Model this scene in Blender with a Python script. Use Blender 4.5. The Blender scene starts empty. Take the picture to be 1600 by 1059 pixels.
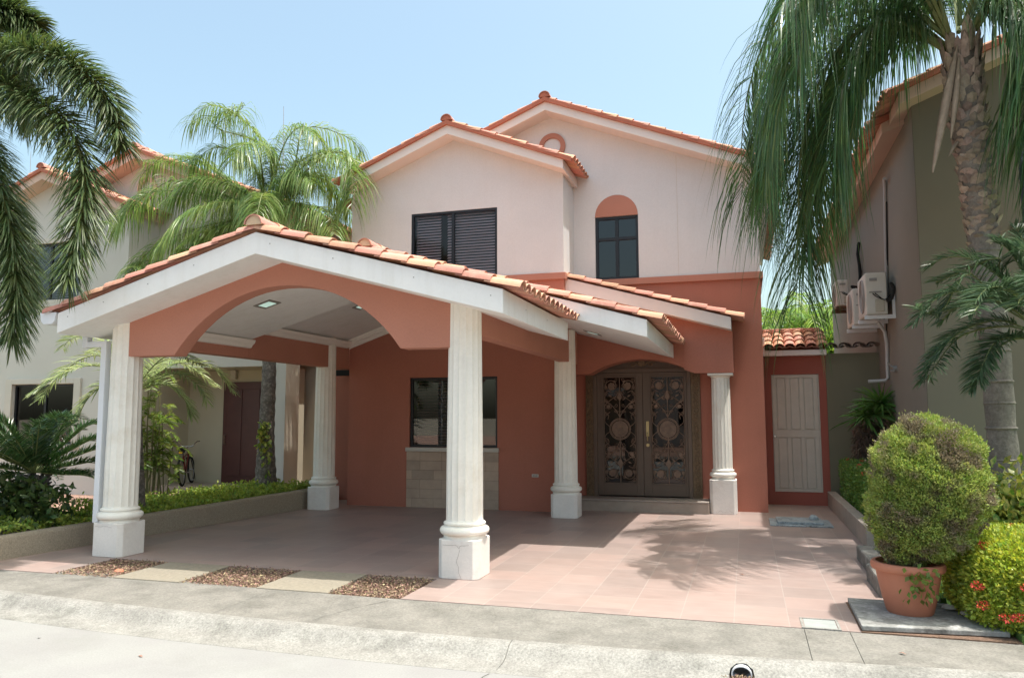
import bpy, math, random
import numpy as np
from mathutils import Vector, Matrix
random.seed(7); RNG = np.random.default_rng(7)
R = math.radians
S = bpy.context.scene
# ------------------------------------------------------------------ camera
cam = bpy.data.cameras.new('camera'); co = bpy.data.objects.new('camera', cam); S.collection.objects.link(co)
cam.sensor_width = 36; cam.lens = 1198.02/1600*36; cam.clip_end = 2000; cam.clip_start = .05
pit, yaw, rol = R(5.7026), R(16.8468), R(-.1534)
fw = Vector((-math.sin(yaw)*math.cos(pit), math.cos(yaw)*math.cos(pit), math.sin(pit)))
rt = fw.cross(Vector((0, 0, 1))).normalized(); up = rt.cross(fw)
rt, up = rt*math.cos(rol)+up*math.sin(rol), up*math.cos(rol)-rt*math.sin(rol)
m = Matrix((rt, up, -fw)).transposed().to_4x4(); m.translation = Vector((2.98656, -7.25700, 1.60324))
co.matrix_world = m; S.camera = co
S.render.resolution_x = 1024; S.render.resolution_y = 677
# ------------------------------------------------------------------ sun and sky
SUN = Vector((.275, -.02, 1)).normalized()
EL = math.asin(SUN.z); AZ = math.atan2(SUN.x, SUN.y)
W = bpy.data.worlds.new('World'); S.world = W; W.use_nodes = True
nt = W.node_tree; bg = nt.nodes['Background']
sk = nt.nodes.new('ShaderNodeTexSky'); sk.sky_type = 'NISHITA'; sk.sun_disc = False
sk.sun_elevation = EL; sk.sun_rotation = AZ; sk.air_density = 1.0; sk.dust_density = 4.5; sk.ozone_density = 1.2
tn = nt.nodes.new('ShaderNodeMix'); tn.data_type = 'RGBA'; tn.blend_type = 'MULTIPLY'; tn.inputs[0].default_value = 1; tn.inputs[7].default_value = (1.14, 1.20, 1.02, 1)
nt.links.new(sk.outputs[0], tn.inputs[6]); nt.links.new(tn.outputs[2], bg.inputs[0]); bg.inputs[1].default_value = .15
sl = bpy.data.lights.new('sun', 'SUN'); sl.energy = 3.0; sl.angle = R(.53); sl.color = (1, .955, .89)
so = bpy.data.objects.new('sun', sl); S.collection.objects.link(so)
so.rotation_euler = SUN.to_track_quat('Z', 'Y').to_euler()
S.view_settings.view_transform = 'Standard'; S.view_settings.look = 'None'; S.view_settings.gamma = 1
S.view_settings.exposure = .95
S.cycles.max_bounces = 8; S.cycles.diffuse_bounces = 5; S.cycles.transparent_max_bounces = 12
S.cycles.caustics_reflective = False; S.cycles.caustics_refractive = False

# ------------------------------------------------------------------ materials
def c3(c): return (c[0], c[1], c[2], 1)
def M(name, col, rough=.8, var=.08, scale=2.0, bump=0, bscale=60, col2=None, fac2=.5, island=0, metal=0,
      spec=.4, stain=0, stcol=(.2, .18, .15), stscale=.8, coat=0, streak=0, grit=0, gscale=90):
    mt = bpy.data.materials.new(name); mt.use_nodes = True; n = mt.node_tree; b = n.nodes['Principled BSDF']
    N = n.nodes.new; L = n.links.new
    b.inputs['Roughness'].default_value = rough; b.inputs['Metallic'].default_value = metal
    b.inputs['Specular IOR Level'].default_value = spec
    geo = N('ShaderNodeNewGeometry')
    def noise(sc, det=6, ro=.6, vec=None):
        t = N('ShaderNodeTexNoise'); t.inputs['Scale'].default_value = sc; t.inputs['Detail'].default_value = det
        t.inputs['Roughness'].default_value = ro; L(vec or geo.outputs['Position'], t.inputs['Vector']); return t
    def mix(fac, a, bb, mode='MIX'):
        x = N('ShaderNodeMix'); x.data_type = 'RGBA'; x.blend_type = mode
        for s_, v in ((0, fac), (6, a), (7, bb)):
            if hasattr(v, 'links') or isinstance(v, bpy.types.NodeSocket): L(v, x.inputs[s_])
            else: x.inputs[s_].default_value = v
        return x.outputs[2]
    def rng(src, a, bb, c=0, d=1):
        r = N('ShaderNodeMapRange'); L(src, r.inputs[0])
        for i, v in enumerate((a, bb, c, d)): r.inputs[i+1].default_value = v
        return r.outputs[0]
    c = c3(col); nz = noise(scale)
    lo = c3([v*(1-var) for v in col]); hi = c3([min(1, v*(1+var)) for v in col])
    out = mix(rng(nz.outputs[0], .3, .7), lo, hi)
    if col2: out = mix(rng(noise(scale*2.3).outputs[0], .5-.2*fac2, .75-.25*fac2), out, c3(col2))
    if island:
        r = geo.outputs['Random Per Island']
        hs = N('ShaderNodeHueSaturation'); L(out, hs.inputs['Color']); L(rng(r, 0, 1, 1-island, 1+island), hs.inputs['Value'])
        w = N('ShaderNodeMath'); w.operation = 'MULTIPLY'; L(r, w.inputs[0]); w.inputs[1].default_value = 7.31
        w2 = N('ShaderNodeMath'); w2.operation = 'FRACT'; L(w.outputs[0], w2.inputs[0])
        L(rng(w2.outputs[0], 0, 1, .5-.03*island*3, .5+.03*island*3), hs.inputs['Hue']); out = hs.outputs[0]
    if stain:
        s = rng(noise(stscale, 9, .68).outputs[0], .52, .72, 0, stain); out = mix(s, out, c3(stcol))
    if streak:
        mp = N('ShaderNodeMapping'); L(geo.outputs['Position'], mp.inputs['Vector']); mp.inputs['Scale'].default_value = (6, 6, .35)
        s = rng(noise(1.4, 6, .6, mp.outputs[0]).outputs[0], .5, .75, 0, streak); out = mix(s, out, c3(stcol))
    if grit:
        gm = N('ShaderNodeHueSaturation'); L(out, gm.inputs['Color']); L(rng(noise(gscale, 3, .75).outputs[0], .3, .7, 1-grit, 1+grit), gm.inputs['Value']); out = gm.outputs[0]
    L(out, b.inputs['Base Color'])
    if bump:
        bp = N('ShaderNodeBump'); bp.inputs['Strength'].default_value = bump; bp.inputs['Distance'].default_value = .01
        L(noise(bscale, 5).outputs[0], bp.inputs['Height']); L(bp.outputs[0], b.inputs['Normal'])
    if coat: b.inputs['Coat Weight'].default_value = coat
    return mt
def leafmat(name, a, bcol, rough=.42, trans=.35, scale=6, brown=None, island=.28):
    mt = M(name, a, rough, .12, scale, col2=bcol, fac2=.55, island=island, spec=.45)
    n = mt.node_tree; b = n.nodes['Principled BSDF']; o = n.nodes['Material Output']; L = n.links.new
    src = b.inputs['Base Color'].links[0].from_socket
    if brown:
        geo = n.nodes.new('ShaderNodeNewGeometry'); t = n.nodes.new('ShaderNodeTexNoise'); t.inputs['Scale'].default_value = brown[1]
        L(geo.outputs['Position'], t.inputs['Vector']); r = n.nodes.new('ShaderNodeMapRange'); L(t.outputs[0], r.inputs[0])
        r.inputs[1].default_value = brown[2]; r.inputs[2].default_value = brown[2]+.12
        x = n.nodes.new('ShaderNodeMix'); x.data_type = 'RGBA'; L(r.outputs[0], x.inputs[0]); L(src, x.inputs[6]); x.inputs[7].default_value = c3(brown[0])
        src = x.outputs[2]; L(src, b.inputs['Base Color'])
    tr = n.nodes.new('ShaderNodeBsdfTranslucent')
    hs = n.nodes.new('ShaderNodeHueSaturation'); hs.inputs['Value'].default_value = 1.5; hs.inputs['Hue'].default_value = .485; hs.inputs['Saturation'].default_value = 1.1
    L(src, hs.inputs['Color']); L(hs.outputs[0], tr.inputs['Color'])
    x = n.nodes.new('ShaderNodeMixShader'); x.inputs[0].default_value = trans
    L(b.outputs[0], x.inputs[1]); L(tr.outputs[0], x.inputs[2]); L(x.outputs[0], o.inputs['Surface'])
    return mt
def glassmat(name, tint=(.35, .38, .4), ior=1.5, base=.0):
    mt = bpy.data.materials.new(name); mt.use_nodes = True; n = mt.node_tree; n.nodes.remove(n.nodes['Principled BSDF'])
    o = n.nodes['Material Output']; L = n.links.new
    t = n.nodes.new('ShaderNodeBsdfTransparent'); t.inputs[0].default_value = c3(tint)
    g = n.nodes.new('ShaderNodeBsdfGlossy'); g.inputs['Roughness'].default_value = .015
    f = n.nodes.new('ShaderNodeFresnel'); f.inputs[0].default_value = ior
    x = n.nodes.new('ShaderNodeMixShader'); L(f.outputs[0], x.inputs[0]); L(t.outputs[0], x.inputs[1]); L(g.outputs[0], x.inputs[2])
    L(x.outputs[0], o.inputs['Surface']); return mt
def tilemat(name, c1, c2, mortar, w, h, ms, off=(0, 0), offset=0, rough=.5, axes='XY', bump=.3, stain=.25, stcol=(.3, .24, .2), freq=2):
    mt = M(name, c1, rough, .05, 1.5); n = mt.node_tree; b = n.nodes['Principled BSDF']; N = n.nodes.new; L = n.links.new
    geo = N('ShaderNodeNewGeometry'); sp = N('ShaderNodeSeparateXYZ'); L(geo.outputs['Position'], sp.inputs[0])
    cb = N('ShaderNodeCombineXYZ')
    for i, ax in enumerate(axes):
        a = N('ShaderNodeMath'); a.operation = 'ADD'; L(sp.outputs['XYZ'.index(ax)], a.inputs[0]); a.inputs[1].default_value = off[i]; L(a.outputs[0], cb.inputs[i])
    br = N('ShaderNodeTexBrick'); br.offset = offset; br.offset_frequency = freq; L(cb.outputs[0], br.inputs['Vector'])
    br.inputs['Color1'].default_value = c3(c1); br.inputs['Color2'].default_value = c3(c2); br.inputs['Mortar'].default_value = c3(mortar)
    br.inputs['Scale'].default_value = 1; br.inputs['Mortar Size'].default_value = ms; br.inputs['Mortar Smooth'].default_value = .2
    br.inputs['Brick Width'].default_value = w; br.inputs['Row Height'].default_value = h; br.inputs['Bias'].default_value = 0
    nz = N('ShaderNodeTexNoise'); nz.inputs['Scale'].default_value = 1.1; nz.inputs['Detail'].default_value = 8; nz.inputs['Roughness'].default_value = .65
    L(geo.outputs['Position'], nz.inputs['Vector'])
    r = N('ShaderNodeMapRange'); L(nz.outputs[0], r.inputs[0]); r.inputs[1].default_value = .4; r.inputs[2].default_value = .75; r.inputs[4].default_value = stain
    x = N('ShaderNodeMix'); x.data_type = 'RGBA'; L(r.outputs[0], x.inputs[0]); L(br.outputs[0], x.inputs[6]); x.inputs[7].default_value = c3(stcol)
    # cloudy mottling of each fired tile
    n2 = N('ShaderNodeTexNoise'); n2.inputs['Scale'].default_value = 5; n2.inputs['Detail'].default_value = 8; n2.inputs['Roughness'].default_value = .7
    mp = N('ShaderNodeMapping'); mp.inputs['Scale'].default_value = (.8, 2.6, 1); L(geo.outputs['Position'], mp.inputs['Vector']); L(mp.outputs[0], n2.inputs['Vector'])
    r2 = N('ShaderNodeMapRange'); L(n2.outputs[0], r2.inputs[0]); r2.inputs[1].default_value = .3; r2.inputs[2].default_value = .7; r2.inputs[3].default_value = .86; r2.inputs[4].default_value = 1.1
    hs = N('ShaderNodeHueSaturation'); L(x.outputs[2], hs.inputs['Color']); L(r2.outputs[0], hs.inputs['Value'])
    L(hs.outputs[0], b.inputs['Base Color'])
    bp = N('ShaderNodeBump'); bp.inputs['Strength'].default_value = bump; bp.inputs['Distance'].default_value = .004; bp.invert = True
    L(br.outputs['Fac'], bp.inputs['Height']); L(bp.outputs[0], b.inputs['Normal'])
    rr = N('ShaderNodeMapRange'); L(n2.outputs[0], rr.inputs[0]); rr.inputs[3].default_value = rough-.12; rr.inputs[4].default_value = rough+.15; L(rr.outputs[0], b.inputs['Roughness'])
    return mt

m_beige = M('beige_stucco', (.645, .648, .655), .9, .05, .7, bump=.3, bscale=90, streak=.12, stain=.12, stcol=(.55, .52, .5), grit=.04, gscale=45)
m_red = M('salmon_red_stucco', (.425, .165, .115), .85, .08, .6, bump=.3, bscale=80, streak=.2, grit=.05, gscale=40, stain=.25, stcol=(.36, .14, .09))
m_beam = M('salmon_paint', (.47, .21, .15), .85, .07, .9, bump=.25, bscale=80, grit=.04, gscale=40, stain=.2, stcol=(.5, .2, .13))
m_band = M('salmon_band', (.44, .20, .145), .85, .06, 1, bump=.1)
m_white = M('white_paint', (.82, .82, .81), .7, .03, 1.2, bump=.12, bscale=90, grit=.02, gscale=30, stain=.18, stscale=2.5, streak=.2, stcol=(.55, .52, .45))
m_pinkwhite = M('pinkish_white_paint', (.72, .68, .65), .75, .04, 1.2, bump=.08, bscale=90, stain=.12, stcol=(.62, .5, .44))
m_ceil = M('ceiling_paint', (.86, .82, .77), .85, .03, .7, bump=.03)
m_col = M('column_plaster', (.85, .82, .755), .7, .05, 2.2, bump=.2, bscale=60, grit=.03, gscale=30, stain=.4, stcol=(.58, .5, .38), stscale=2.5, streak=.15)
m_plinth = M('plinth_plaster', (.78, .745, .705), .75, .05, 2.5, bump=.3, bscale=40, grit=.04, gscale=30, stain=.45, stcol=(.56, .47, .41), stscale=2)
m_roof = M('terracotta_tile', (.52, .265, .185), .8, .12, 3, island=.2, bump=.25, bscale=70, stain=.6, stcol=(.56, .37, .29), stscale=3.5, grit=.08, gscale=60, streak=.25)
m_oldroof = M('weathered_dark_tile', (.16, .12, .10), .85, .2, 4, island=.2, bump=.2, stain=.5, stcol=(.07, .06, .055), stscale=5)
m_verge = M('red_brown_mortar', (.40, .135, .085), .85, .12, 4, bump=.2, bscale=60, stain=.3, stcol=(.3, .12, .08), stscale=4)
m_mortar = M('mortar', (.60, .44, .30), .9, .1, 8, bump=.3, bscale=80)
m_black = M('dark_metal_frame', (.012, .013, .018), .35, .05)
m_blackm = M('black_plastic', (.012, .012, .012), .85, .05)
m_blind = M('brown_blind', (.80, .71, .71), .6, .06)
m_dark = M('unlit_interior', (.03, .028, .027), .9, .05)  # near-black base colour stands for the shade of unlit interiors
m_glass = glassmat('window_glass', (.90, .88, .92))
m_glass_blue = glassmat('blue_tinted_glass', (.10, .14, .22), 1.75)
m_glass_dark = glassmat('dark_glass', (.42, .40, .39), 1.95)
m_glass_door = glassmat('door_glass', (.16, .15, .15), 1.6)
m_sill = M('stone_sill', (.55, .52, .47), .7, .05, 3, bump=.1)
m_stone = tilemat('beige_stone_cladding', (.50, .375, .29), (.36, .28, .22), (.26, .20, .155), .41, .163, .003, (.1, 0), .37, .8, 'XZ', .8, .6, (.56, .45, .36), 3)
m_step = M('step_concrete', (.36, .30, .25), .8, .12, 5, bump=.25, bscale=50, stain=.5, stcol=(.24, .19, .15), stscale=3)
m_drive = tilemat('pink_clay_paving', (.375, .268, .238), (.285, .22, .20), (.375, .31, .285), .412, .412, .0045, (-.79+.412*20, .69+.412*20), 0, .5, 'XY', .35, .5, (.36, .30, .28)); m_drive.node_tree.nodes['Principled BSDF'].inputs['Coat Weight'].default_value = .12; m_drive.node_tree.nodes['Principled BSDF'].inputs['Coat Roughness'].default_value = .3
m_side = M('grey_pavement_concrete', (.172, .164, .148), .9, .14, 1.6, grit=.26, gscale=55, bump=.5, bscale=55, col2=(.22, .208, .188), fac2=.6, stain=.75, stcol=(.115, .11, .096), stscale=2.3)
m_kerb = M('pale_kerb_concrete', (.232, .224, .208), .9, .15, 2, grit=.33, gscale=60, bump=.5, bscale=70, col2=(.285, .277, .258), stain=.85, stcol=(.125, .122, .108), stscale=2.2)
m_road = M('pale_road_concrete', (.252, .247, .243), .9, .05, .9, grit=.10, gscale=70, bump=.3, bscale=80, col2=(.27, .268, .26), stain=.5, stcol=(.21, .208, .195), stscale=1.3)
m_slab = M('exposed_sand_slab', (.27, .24, .19), .9, .15, 30, bump=.5, bscale=130, stain=.2, stcol=(.2, .175, .14))
m_agg = M('exposed_aggregate_kerb', (.34, .285, .215), .95, .25, 60, bump=.9, bscale=110, stain=.4, stcol=(.24, .20, .155), stscale=3)
m_greykerb = M('grey_garden_kerb', (.36, .31, .27), .9, .12, 6, bump=.4, bscale=60, stain=.35, stcol=(.25, .22, .19), stscale=3)
m_soil = M('garden_soil', (.085, .06, .042), .98, .3, 12, bump=.8, bscale=30)
m_grass = M('lawn_green', (.075, .14, .03), .95, .25, 6, bump=.8, bscale=90)
m_blade = leafmat('grass_blades', (0.181, 0.362, 0.054), (0.307, 0.471, 0.090), .5, .3)
m_chip = M('brown_mulch_chips', (.31, .215, .15), .9, .3, 30, island=.6, bump=.2)
m_chipbase = M('mulch_bed', (.16, .10, .07), .95, .35, 30, bump=.9, bscale=60)
m_paver = tilemat('reddish_pavers', (.42, .24, .18), (.36, .22, .17), (.3, .22, .18), .2, .1, .004, (20, 20), .5, .8)
m_nwhite = M('neighbour_grey_white', (.56, .545, .515), .9, .05, .8, bump=.12, bscale=110, stain=.12, stcol=(.45, .43, .4))
m_npeach = M('neighbour_peach', (.62, .45, .37), .9, .05, .8, bump=.12, bscale=110)
m_ncream = M('neighbour_cream', (.50, .45, .34), .9, .05, .8, bump=.12)
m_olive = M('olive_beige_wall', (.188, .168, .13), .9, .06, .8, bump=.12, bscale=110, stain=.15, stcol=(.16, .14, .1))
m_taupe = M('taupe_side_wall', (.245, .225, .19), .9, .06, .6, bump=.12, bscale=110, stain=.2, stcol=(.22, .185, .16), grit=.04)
m_greywall = M('grey_boundary_wall', (.185, .18, .125), .9, .06, .8, bump=.12, bscale=90)
m_door = M('bronze_brown_door', (.125, .088, .066), .45, .08, 4, bump=.05)
m_iron = M('wrought_iron', (.20, .135, .10), .45, .3, 14, metal=.2, bump=.2, bscale=60)
m_carved = M('carved_bronze_trim', (.18, .12, .07), .5, .3, 30, metal=.2, bump=1, bscale=45)
m_brass = M('brass', (.48, .38, .2), .42, .05, metal=.8)
m_gate = M('old_white_gate', (.60, .575, .50), .6, .06, 5, bump=.1, streak=.25, stcol=(.42, .38, .31))
m_pvc = M('white_pvc', (.74, .76, .80), .4, .03)
m_acw = M('ac_casing', (.62, .60, .555), .5, .06, 3, stain=.15, stcol=(.5, .45, .38))
m_acd = M('ac_grille', (.30, .29, .28), .5, .1)
m_pot = M('terracotta_pot', (.47, .175, .105), .6, .08, 4, bump=.08, stain=.15, stcol=(.5, .26, .18))
m_brownd = M('maroon_door', (.085, .028, .025), .4, .12, 3)
m_trunkgrey = M('grey_palm_bark', (.20, .18, .158), .95, .25, 7, grit=.25, gscale=35, bump=1, bscale=16, stain=.6, stcol=(.13, .11, .09), stscale=5)
m_trunkdark = M('dark_palm_bark', (.12, .105, .095), .95, .3, 9, bump=.8, bscale=22, col2=(.3, .27, .24), fac2=.1)
m_boot = M('palm_boot_fibre', (.33, .27, .225), .95, .25, 12, island=.35, bump=.8, bscale=40, stain=.5, stcol=(.12, .09, .065), stscale=7)
m_rachis = M('frond_stalk', (.16, .19, .07), .6, .2, 5)
m_spathe = M('dry_spathe', (.30, .24, .19), .8, .2, 9, bump=.3)
m_fox = leafmat('foxtail_leaflets', (.045, .085, .028), (.10, .14, .045), .45, .28, 3)
m_queen = leafmat('queen_palm_leaflets', (.055, .125, .055), (.095, .17, .06), .3, .42, 1.4, island=.45)
m_mid = leafmat('middle_palm_leaflets', (.12, .21, .06), (.20, .28, .085), .34, .42, 1.5)
m_phoenix = leafmat('phoenix_leaflets', (.055, .105, .055), (.09, .145, .075), .35, .25, 3)
m_areca = leafmat('grey_green_leaflets', (0.254, 0.326, 0.154), (0.362, 0.418, 0.200), .4, .3, 2)
m_bambooleaf = leafmat('bamboo_palm_leaves', (.09, .16, .03), (.20, .26, .055), .4, .4, 4)
m_sago = leafmat('cycad_leaves', (.035, .085, .025), (.07, .13, .045), .3, .15, 4)
m_darkleaf = leafmat('dark_broad_leaves', (.03, .065, .02), (.08, .12, .03), .45, .2, 5)
m_thuja = leafmat('thuja_foliage', (.23, .33, .07), (.34, .39, .11), .6, .28, 9, brown=((.22, .185, .12), 5.5, .50))
m_ixora = leafmat('ixora_leaves', (0.217, 0.326, 0.054), (0.508, 0.544, 0.090), .38, .3, 10)
m_ixora2 = leafmat('ixora_leaves_dark', (0.081, 0.181, 0.036), (0.181, 0.290, 0.064), .4, .3, 10)
m_cover = leafmat('ground_cover_leaves', (.17, .28, .05), (.38, .44, .09), .4, .35, 7)
m_croton = leafmat('croton_leaves', (.09, .19, .03), (.48, .46, .12), .35, .3, 9)
m_yucca = leafmat('yucca_leaves', (0.073, 0.181, 0.045), (0.128, 0.254, 0.054), .4, .2, 6)
m_deadleaf = leafmat('dead_leaves', (0.109, 0.081, 0.064), (0.181, 0.128, 0.090), .8, .1, 6)
m_far = leafmat('far_tree_leaves', (.13, .24, .05), (.22, .33, .07), .5, .45, 1)
m_flower = M('red_ixora_flowers', (.62, .07, .04), .6, .2, 20, island=.25)
m_stem = M('stem', (.16, .15, .07), .8, .2, 10)

# ------------------------------------------------------------------ mesh helpers
class MB:
    def __init__(s, off=(0, 0, 0)): s.v = []; s.f = []; s.off = off
    def add(s, vs, fs):
        b = len(s.v); s.v += [(p[0]+s.off[0], p[1]+s.off[1], p[2]+s.off[2]) for p in vs]; s.f += [tuple(i+b for i in f) for f in fs]
    def box(s, x0, x1, y0, y1, z0, z1):
        s.add([(x, y, z) for z in (z0, z1) for y in (y0, y1) for x in (x0, x1)],
              [(0, 2, 3, 1), (4, 5, 7, 6), (0, 1, 5, 4), (2, 6, 7, 3), (0, 4, 6, 2), (1, 3, 7, 5)])
    def obox(s, c, ax, ay, az, hx, hy, hz):
        c = Vector(c); P = [c+Vector(ax)*i*hx+Vector(ay)*j*hy+Vector(az)*k*hz for k in (-1, 1) for j in (-1, 1) for i in (-1, 1)]
        s.add([tuple(p) for p in P], [(0, 2, 3, 1), (4, 5, 7, 6), (0, 1, 5, 4), (2, 6, 7, 3), (0, 4, 6, 2), (1, 3, 7, 5)])
    def prism(s, pts, a, b, axis='Y'):
        n = len(pts)
        def P(u, w, t): return (u, t, w) if axis == 'Y' else ((t, u, w) if axis == 'X' else (u, w, t))
        s.add([P(u, w, a) for u, w in pts]+[P(u, w, b) for u, w in pts],
              [tuple(range(n)), tuple(range(2*n-1, n-1, -1))]+[(i, i+n, (i+1) % n+n, (i+1) % n) for i in range(n)])
    def quad(s, *p): s.add(p, [tuple(range(len(p)))])
    def lathe(s, cx, cy, prof, n=32, mod=None, cap=True, ax=None):
        vs = []; fs = []
        for r, z in prof:
            for i in range(n):
                a = 2*math.pi*i/n; q = r*(mod(a) if mod else 1)
                vs.append((cx+q*math.cos(a), cy+q*math.sin(a), z))
        for k in range(len(prof)-1):
            for i in range(n): fs.append((k*n+i, k*n+(i+1) % n, (k+1)*n+(i+1) % n, (k+1)*n+i))
        if cap: fs += [tuple(range(n-1, -1, -1)), tuple((len(prof)-1)*n+i for i in range(n))]
        s.add(vs, fs)
    def tube(s, pts, r, n=6, closed=False, cap=True):
        P = [Vector(p) for p in pts]; k = len(P)
        rs = r if isinstance(r, (list, tuple)) else [r]*k
        vs = []; fs = []; up0 = None
        for i, p in enumerate(P):
            if closed: t = P[(i+1) % k]-P[i-1]
            else: t = P[min(i+1, k-1)]-P[max(i-1, 0)]
            if t.length < 1e-9: t = Vector((0, 0, 1))
            t.normalize()
            if up0 is None:
                up0 = Vector((0, 0, 1)) if abs(t.z) < .9 else Vector((1, 0, 0))
            a = t.cross(up0)
            if a.length < 1e-6: a = t.orthogonal()
            a.normalize(); up0 = a.cross(t).normalized(); bb = up0
            for j in range(n):
                an = 2*math.pi*j/n; vs.append(tuple(p+(a*math.cos(an)+bb*math.sin(an))*rs[i]))
        for i in range(k if closed else k-1):
            i2 = (i+1) % k
            for j in range(n): fs.append((i*n+j, i*n+(j+1) % n, i2*n+(j+1) % n, i2*n+j))
        if cap and not closed: fs += [tuple(range(n-1, -1, -1)), tuple((k-1)*n+j for j in range(n))]
        s.add(vs, fs)
    def disc(s, c, axis, r, h, n=24):   # short cylinder centred at c along axis
        c = Vector(c); ax = Vector(axis).normalized(); s.tube([c-ax*h/2, c+ax*h/2], r, n)
    def build(s, name, mat, parent=None, smooth=0, bevel=0):
        me = bpy.data.meshes.new(name); me.from_pydata(s.v, [], s.f); me.update()
        return finish(me, name, mat, parent, smooth, bevel)
def finish(me, name, mat, parent=None, smooth=0, bevel=0):
    me.materials.append(mat)
    o = bpy.data.objects.new(name, me); S.collection.objects.link(o)
    if smooth:
        me.polygons.foreach_set('use_smooth', [True]*len(me.polygons)); me.set_sharp_from_angle(angle=R(smooth))
    if bevel:
        b = o.modifiers.new('bevel', 'BEVEL'); b.width = bevel; b.segments = 2; b.limit_method = 'ANGLE'; b.angle_limit = R(40)
    if parent:
        o.parent = parent; t = parent; mm = Matrix()
        while t: mm = mm @ Matrix.Translation(-Vector(t.location)) if t.type == 'EMPTY' else mm; t = t.parent
        if parent.type == 'EMPTY': o.matrix_parent_inverse = mm
    return o
def thing(name, label, cat, loc=(0, 0, 0), group=None):
    o = bpy.data.objects.new(name, None); S.collection.objects.link(o); o.location = loc; o.empty_display_size = .2
    return tag(o, label, cat, group)
def tag(o, label, cat, group=None):
    o['label'] = label; o['category'] = cat
    if group: o['group'] = group
    return o
def struct(o): o['kind'] = 'structure'; return o
def stuff(o, label=None, cat=None):
    o['kind'] = 'stuff'
    if label: o['label'] = label; o['category'] = cat
    return o
def npmesh(name, V, F, mat, parent=None, smooth=0):
    me = bpy.data.meshes.new(name); V = np.asarray(V, np.float32); F = np.asarray(F, np.int32); k = F.shape[1]
    me.vertices.add(len(V)); me.vertices.foreach_set('co', V.ravel())
    me.loops.add(F.size); me.loops.foreach_set('vertex_index', F.ravel())
    me.polygons.add(len(F)); me.polygons.foreach_set('loop_start', np.arange(0, F.size, k, dtype=np.int32))
    me.polygons.foreach_set('loop_total', np.full(len(F), k, np.int32)); me.update(calc_edges=True); me.validate()
    return finish(me, name, mat, parent, smooth)
def unit(a): return a/np.maximum(np.linalg.norm(a, axis=-1, keepdims=True), 1e-9)
def catmull(P, n):
    P = np.asarray(P, float); P = np.vstack([2*P[0]-P[1], P, 2*P[-1]-P[-2]]); m_ = len(P)-3
    out = []
    for u in np.linspace(0, m_-1e-6, n):
        i = int(u); t = u-i; a, b, c, d = P[i:i+4]
        out.append(.5*((2*b)+(-a+c)*t+(2*a-5*b+4*c-d)*t*t+(-a+3*b-3*c+d)*t**3))
    return np.array(out)

# ------------------------------------------------------------------ foliage helpers
def leaflet_strips(B, D, ln, w, droop, rs=None):
    """narrow bent blades: base points B, directions D -> verts, quads (last one folded to the tip)"""
    n = len(B); ts = np.array([0, .3, .62, .86, 1.0]); ws = np.array([.45, 1, .85, .45, .03])
    D = unit(D); side = np.cross(D, np.array([0, 0, 1.])+RNG.normal(0, .45, (n, 3))); side = unit(side)
    ln = np.asarray(ln)[:, None] if np.ndim(ln) else np.full((n, 1), ln)
    V = np.zeros((n, 5, 2, 3))
    dr = (np.asarray(droop)[:, None] if np.ndim(droop) else droop)
    for k, t in enumerate(ts):
        c = B+D*ln*t*(1-.25*dr*t)+np.array([0, 0, -1.])*ln*dr*t*t*.8
        V[:, k, 0] = c-side*w*ws[k]/2; V[:, k, 1] = c+side*w*ws[k]/2
    idx = np.arange(n)[:, None, None]*10
    q = np.array([[2*k, 2*k+1, 2*k+3, 2*k+2] for k in range(4)])[None]
    return V.reshape(-1, 3), (idx+q).reshape(-1, 4)
def frond(parent, pts, n, ln, w, droop, mat, style='feather', r0=.022, name='frond', start=.15, endl=.45, lift=.25, fwd=.55, ragged=.15):
    C = catmull(pts, 60); seg = np.linalg.norm(np.diff(C, axis=0), axis=1); s = np.concatenate([[0], np.cumsum(seg)]); s /= s[-1]
    T = unit(np.gradient(C, axis=0)); mb = MB(); mb.tube([tuple(c) for c in C[::4]], [max(.004, r0*(1-.85*i/14)) for i in range(len(C[::4]))], 5)
    VV = []; FF = []; base = 0
    u = np.linspace(start, .995, n); u = np.clip(u+RNG.normal(0, .004, n), start, .998)
    pos = np.stack([np.interp(u, s, C[:, i]) for i in range(3)], 1); tt = unit(np.stack([np.interp(u, s, T[:, i]) for i in range(3)], 1))
    side = unit(np.cross(tt, np.array([0, 0, 1.]))); upv = np.cross(side, tt)
    env = np.minimum(1, (u-start)/.12+.35)*(1-(1-endl)*np.clip((u-.55)/.45, 0, 1)**1.6)
    ang_sets = [(1, lift), (-1, lift)] if style == 'feather' else None
    if style == 'feather':
        for sg, li in ang_sets:
            lf = li+RNG.normal(0, .18, n)
            D = side*sg+upv*lf[:, None]+tt*(fwd+.5*u[:, None]**2)+RNG.normal(0, .06, (n, 3))
            L_ = ln*env*RNG.uniform(1-ragged, 1+ragged*.6, n)
            V, F = leaflet_strips(pos, D, L_, w, np.clip(droop*RNG.uniform(.7, 1.25, n), 0, 1.6)); VV.append(V); FF.append(F+base); base += len(V)
    else:                                       # plumose: leaflets all round the stalk
        for k in range(5):
            a = RNG.uniform(0, 2*math.pi, n)
            D = side*np.cos(a)[:, None]+upv*np.sin(a)[:, None]+tt*(fwd+RNG.uniform(0, .35, n))[:, None]
            L_ = ln*env*RNG.uniform(.8, 1.1, n)
            V, F = leaflet_strips(pos, D, L_, w, droop); VV.append(V); FF.append(F+base); base += len(V)
    o = npmesh(name, np.vstack(VV), np.vstack(FF), mat, parent)
    st = mb.build('stalk', m_rachis, o, 60); return o
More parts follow.
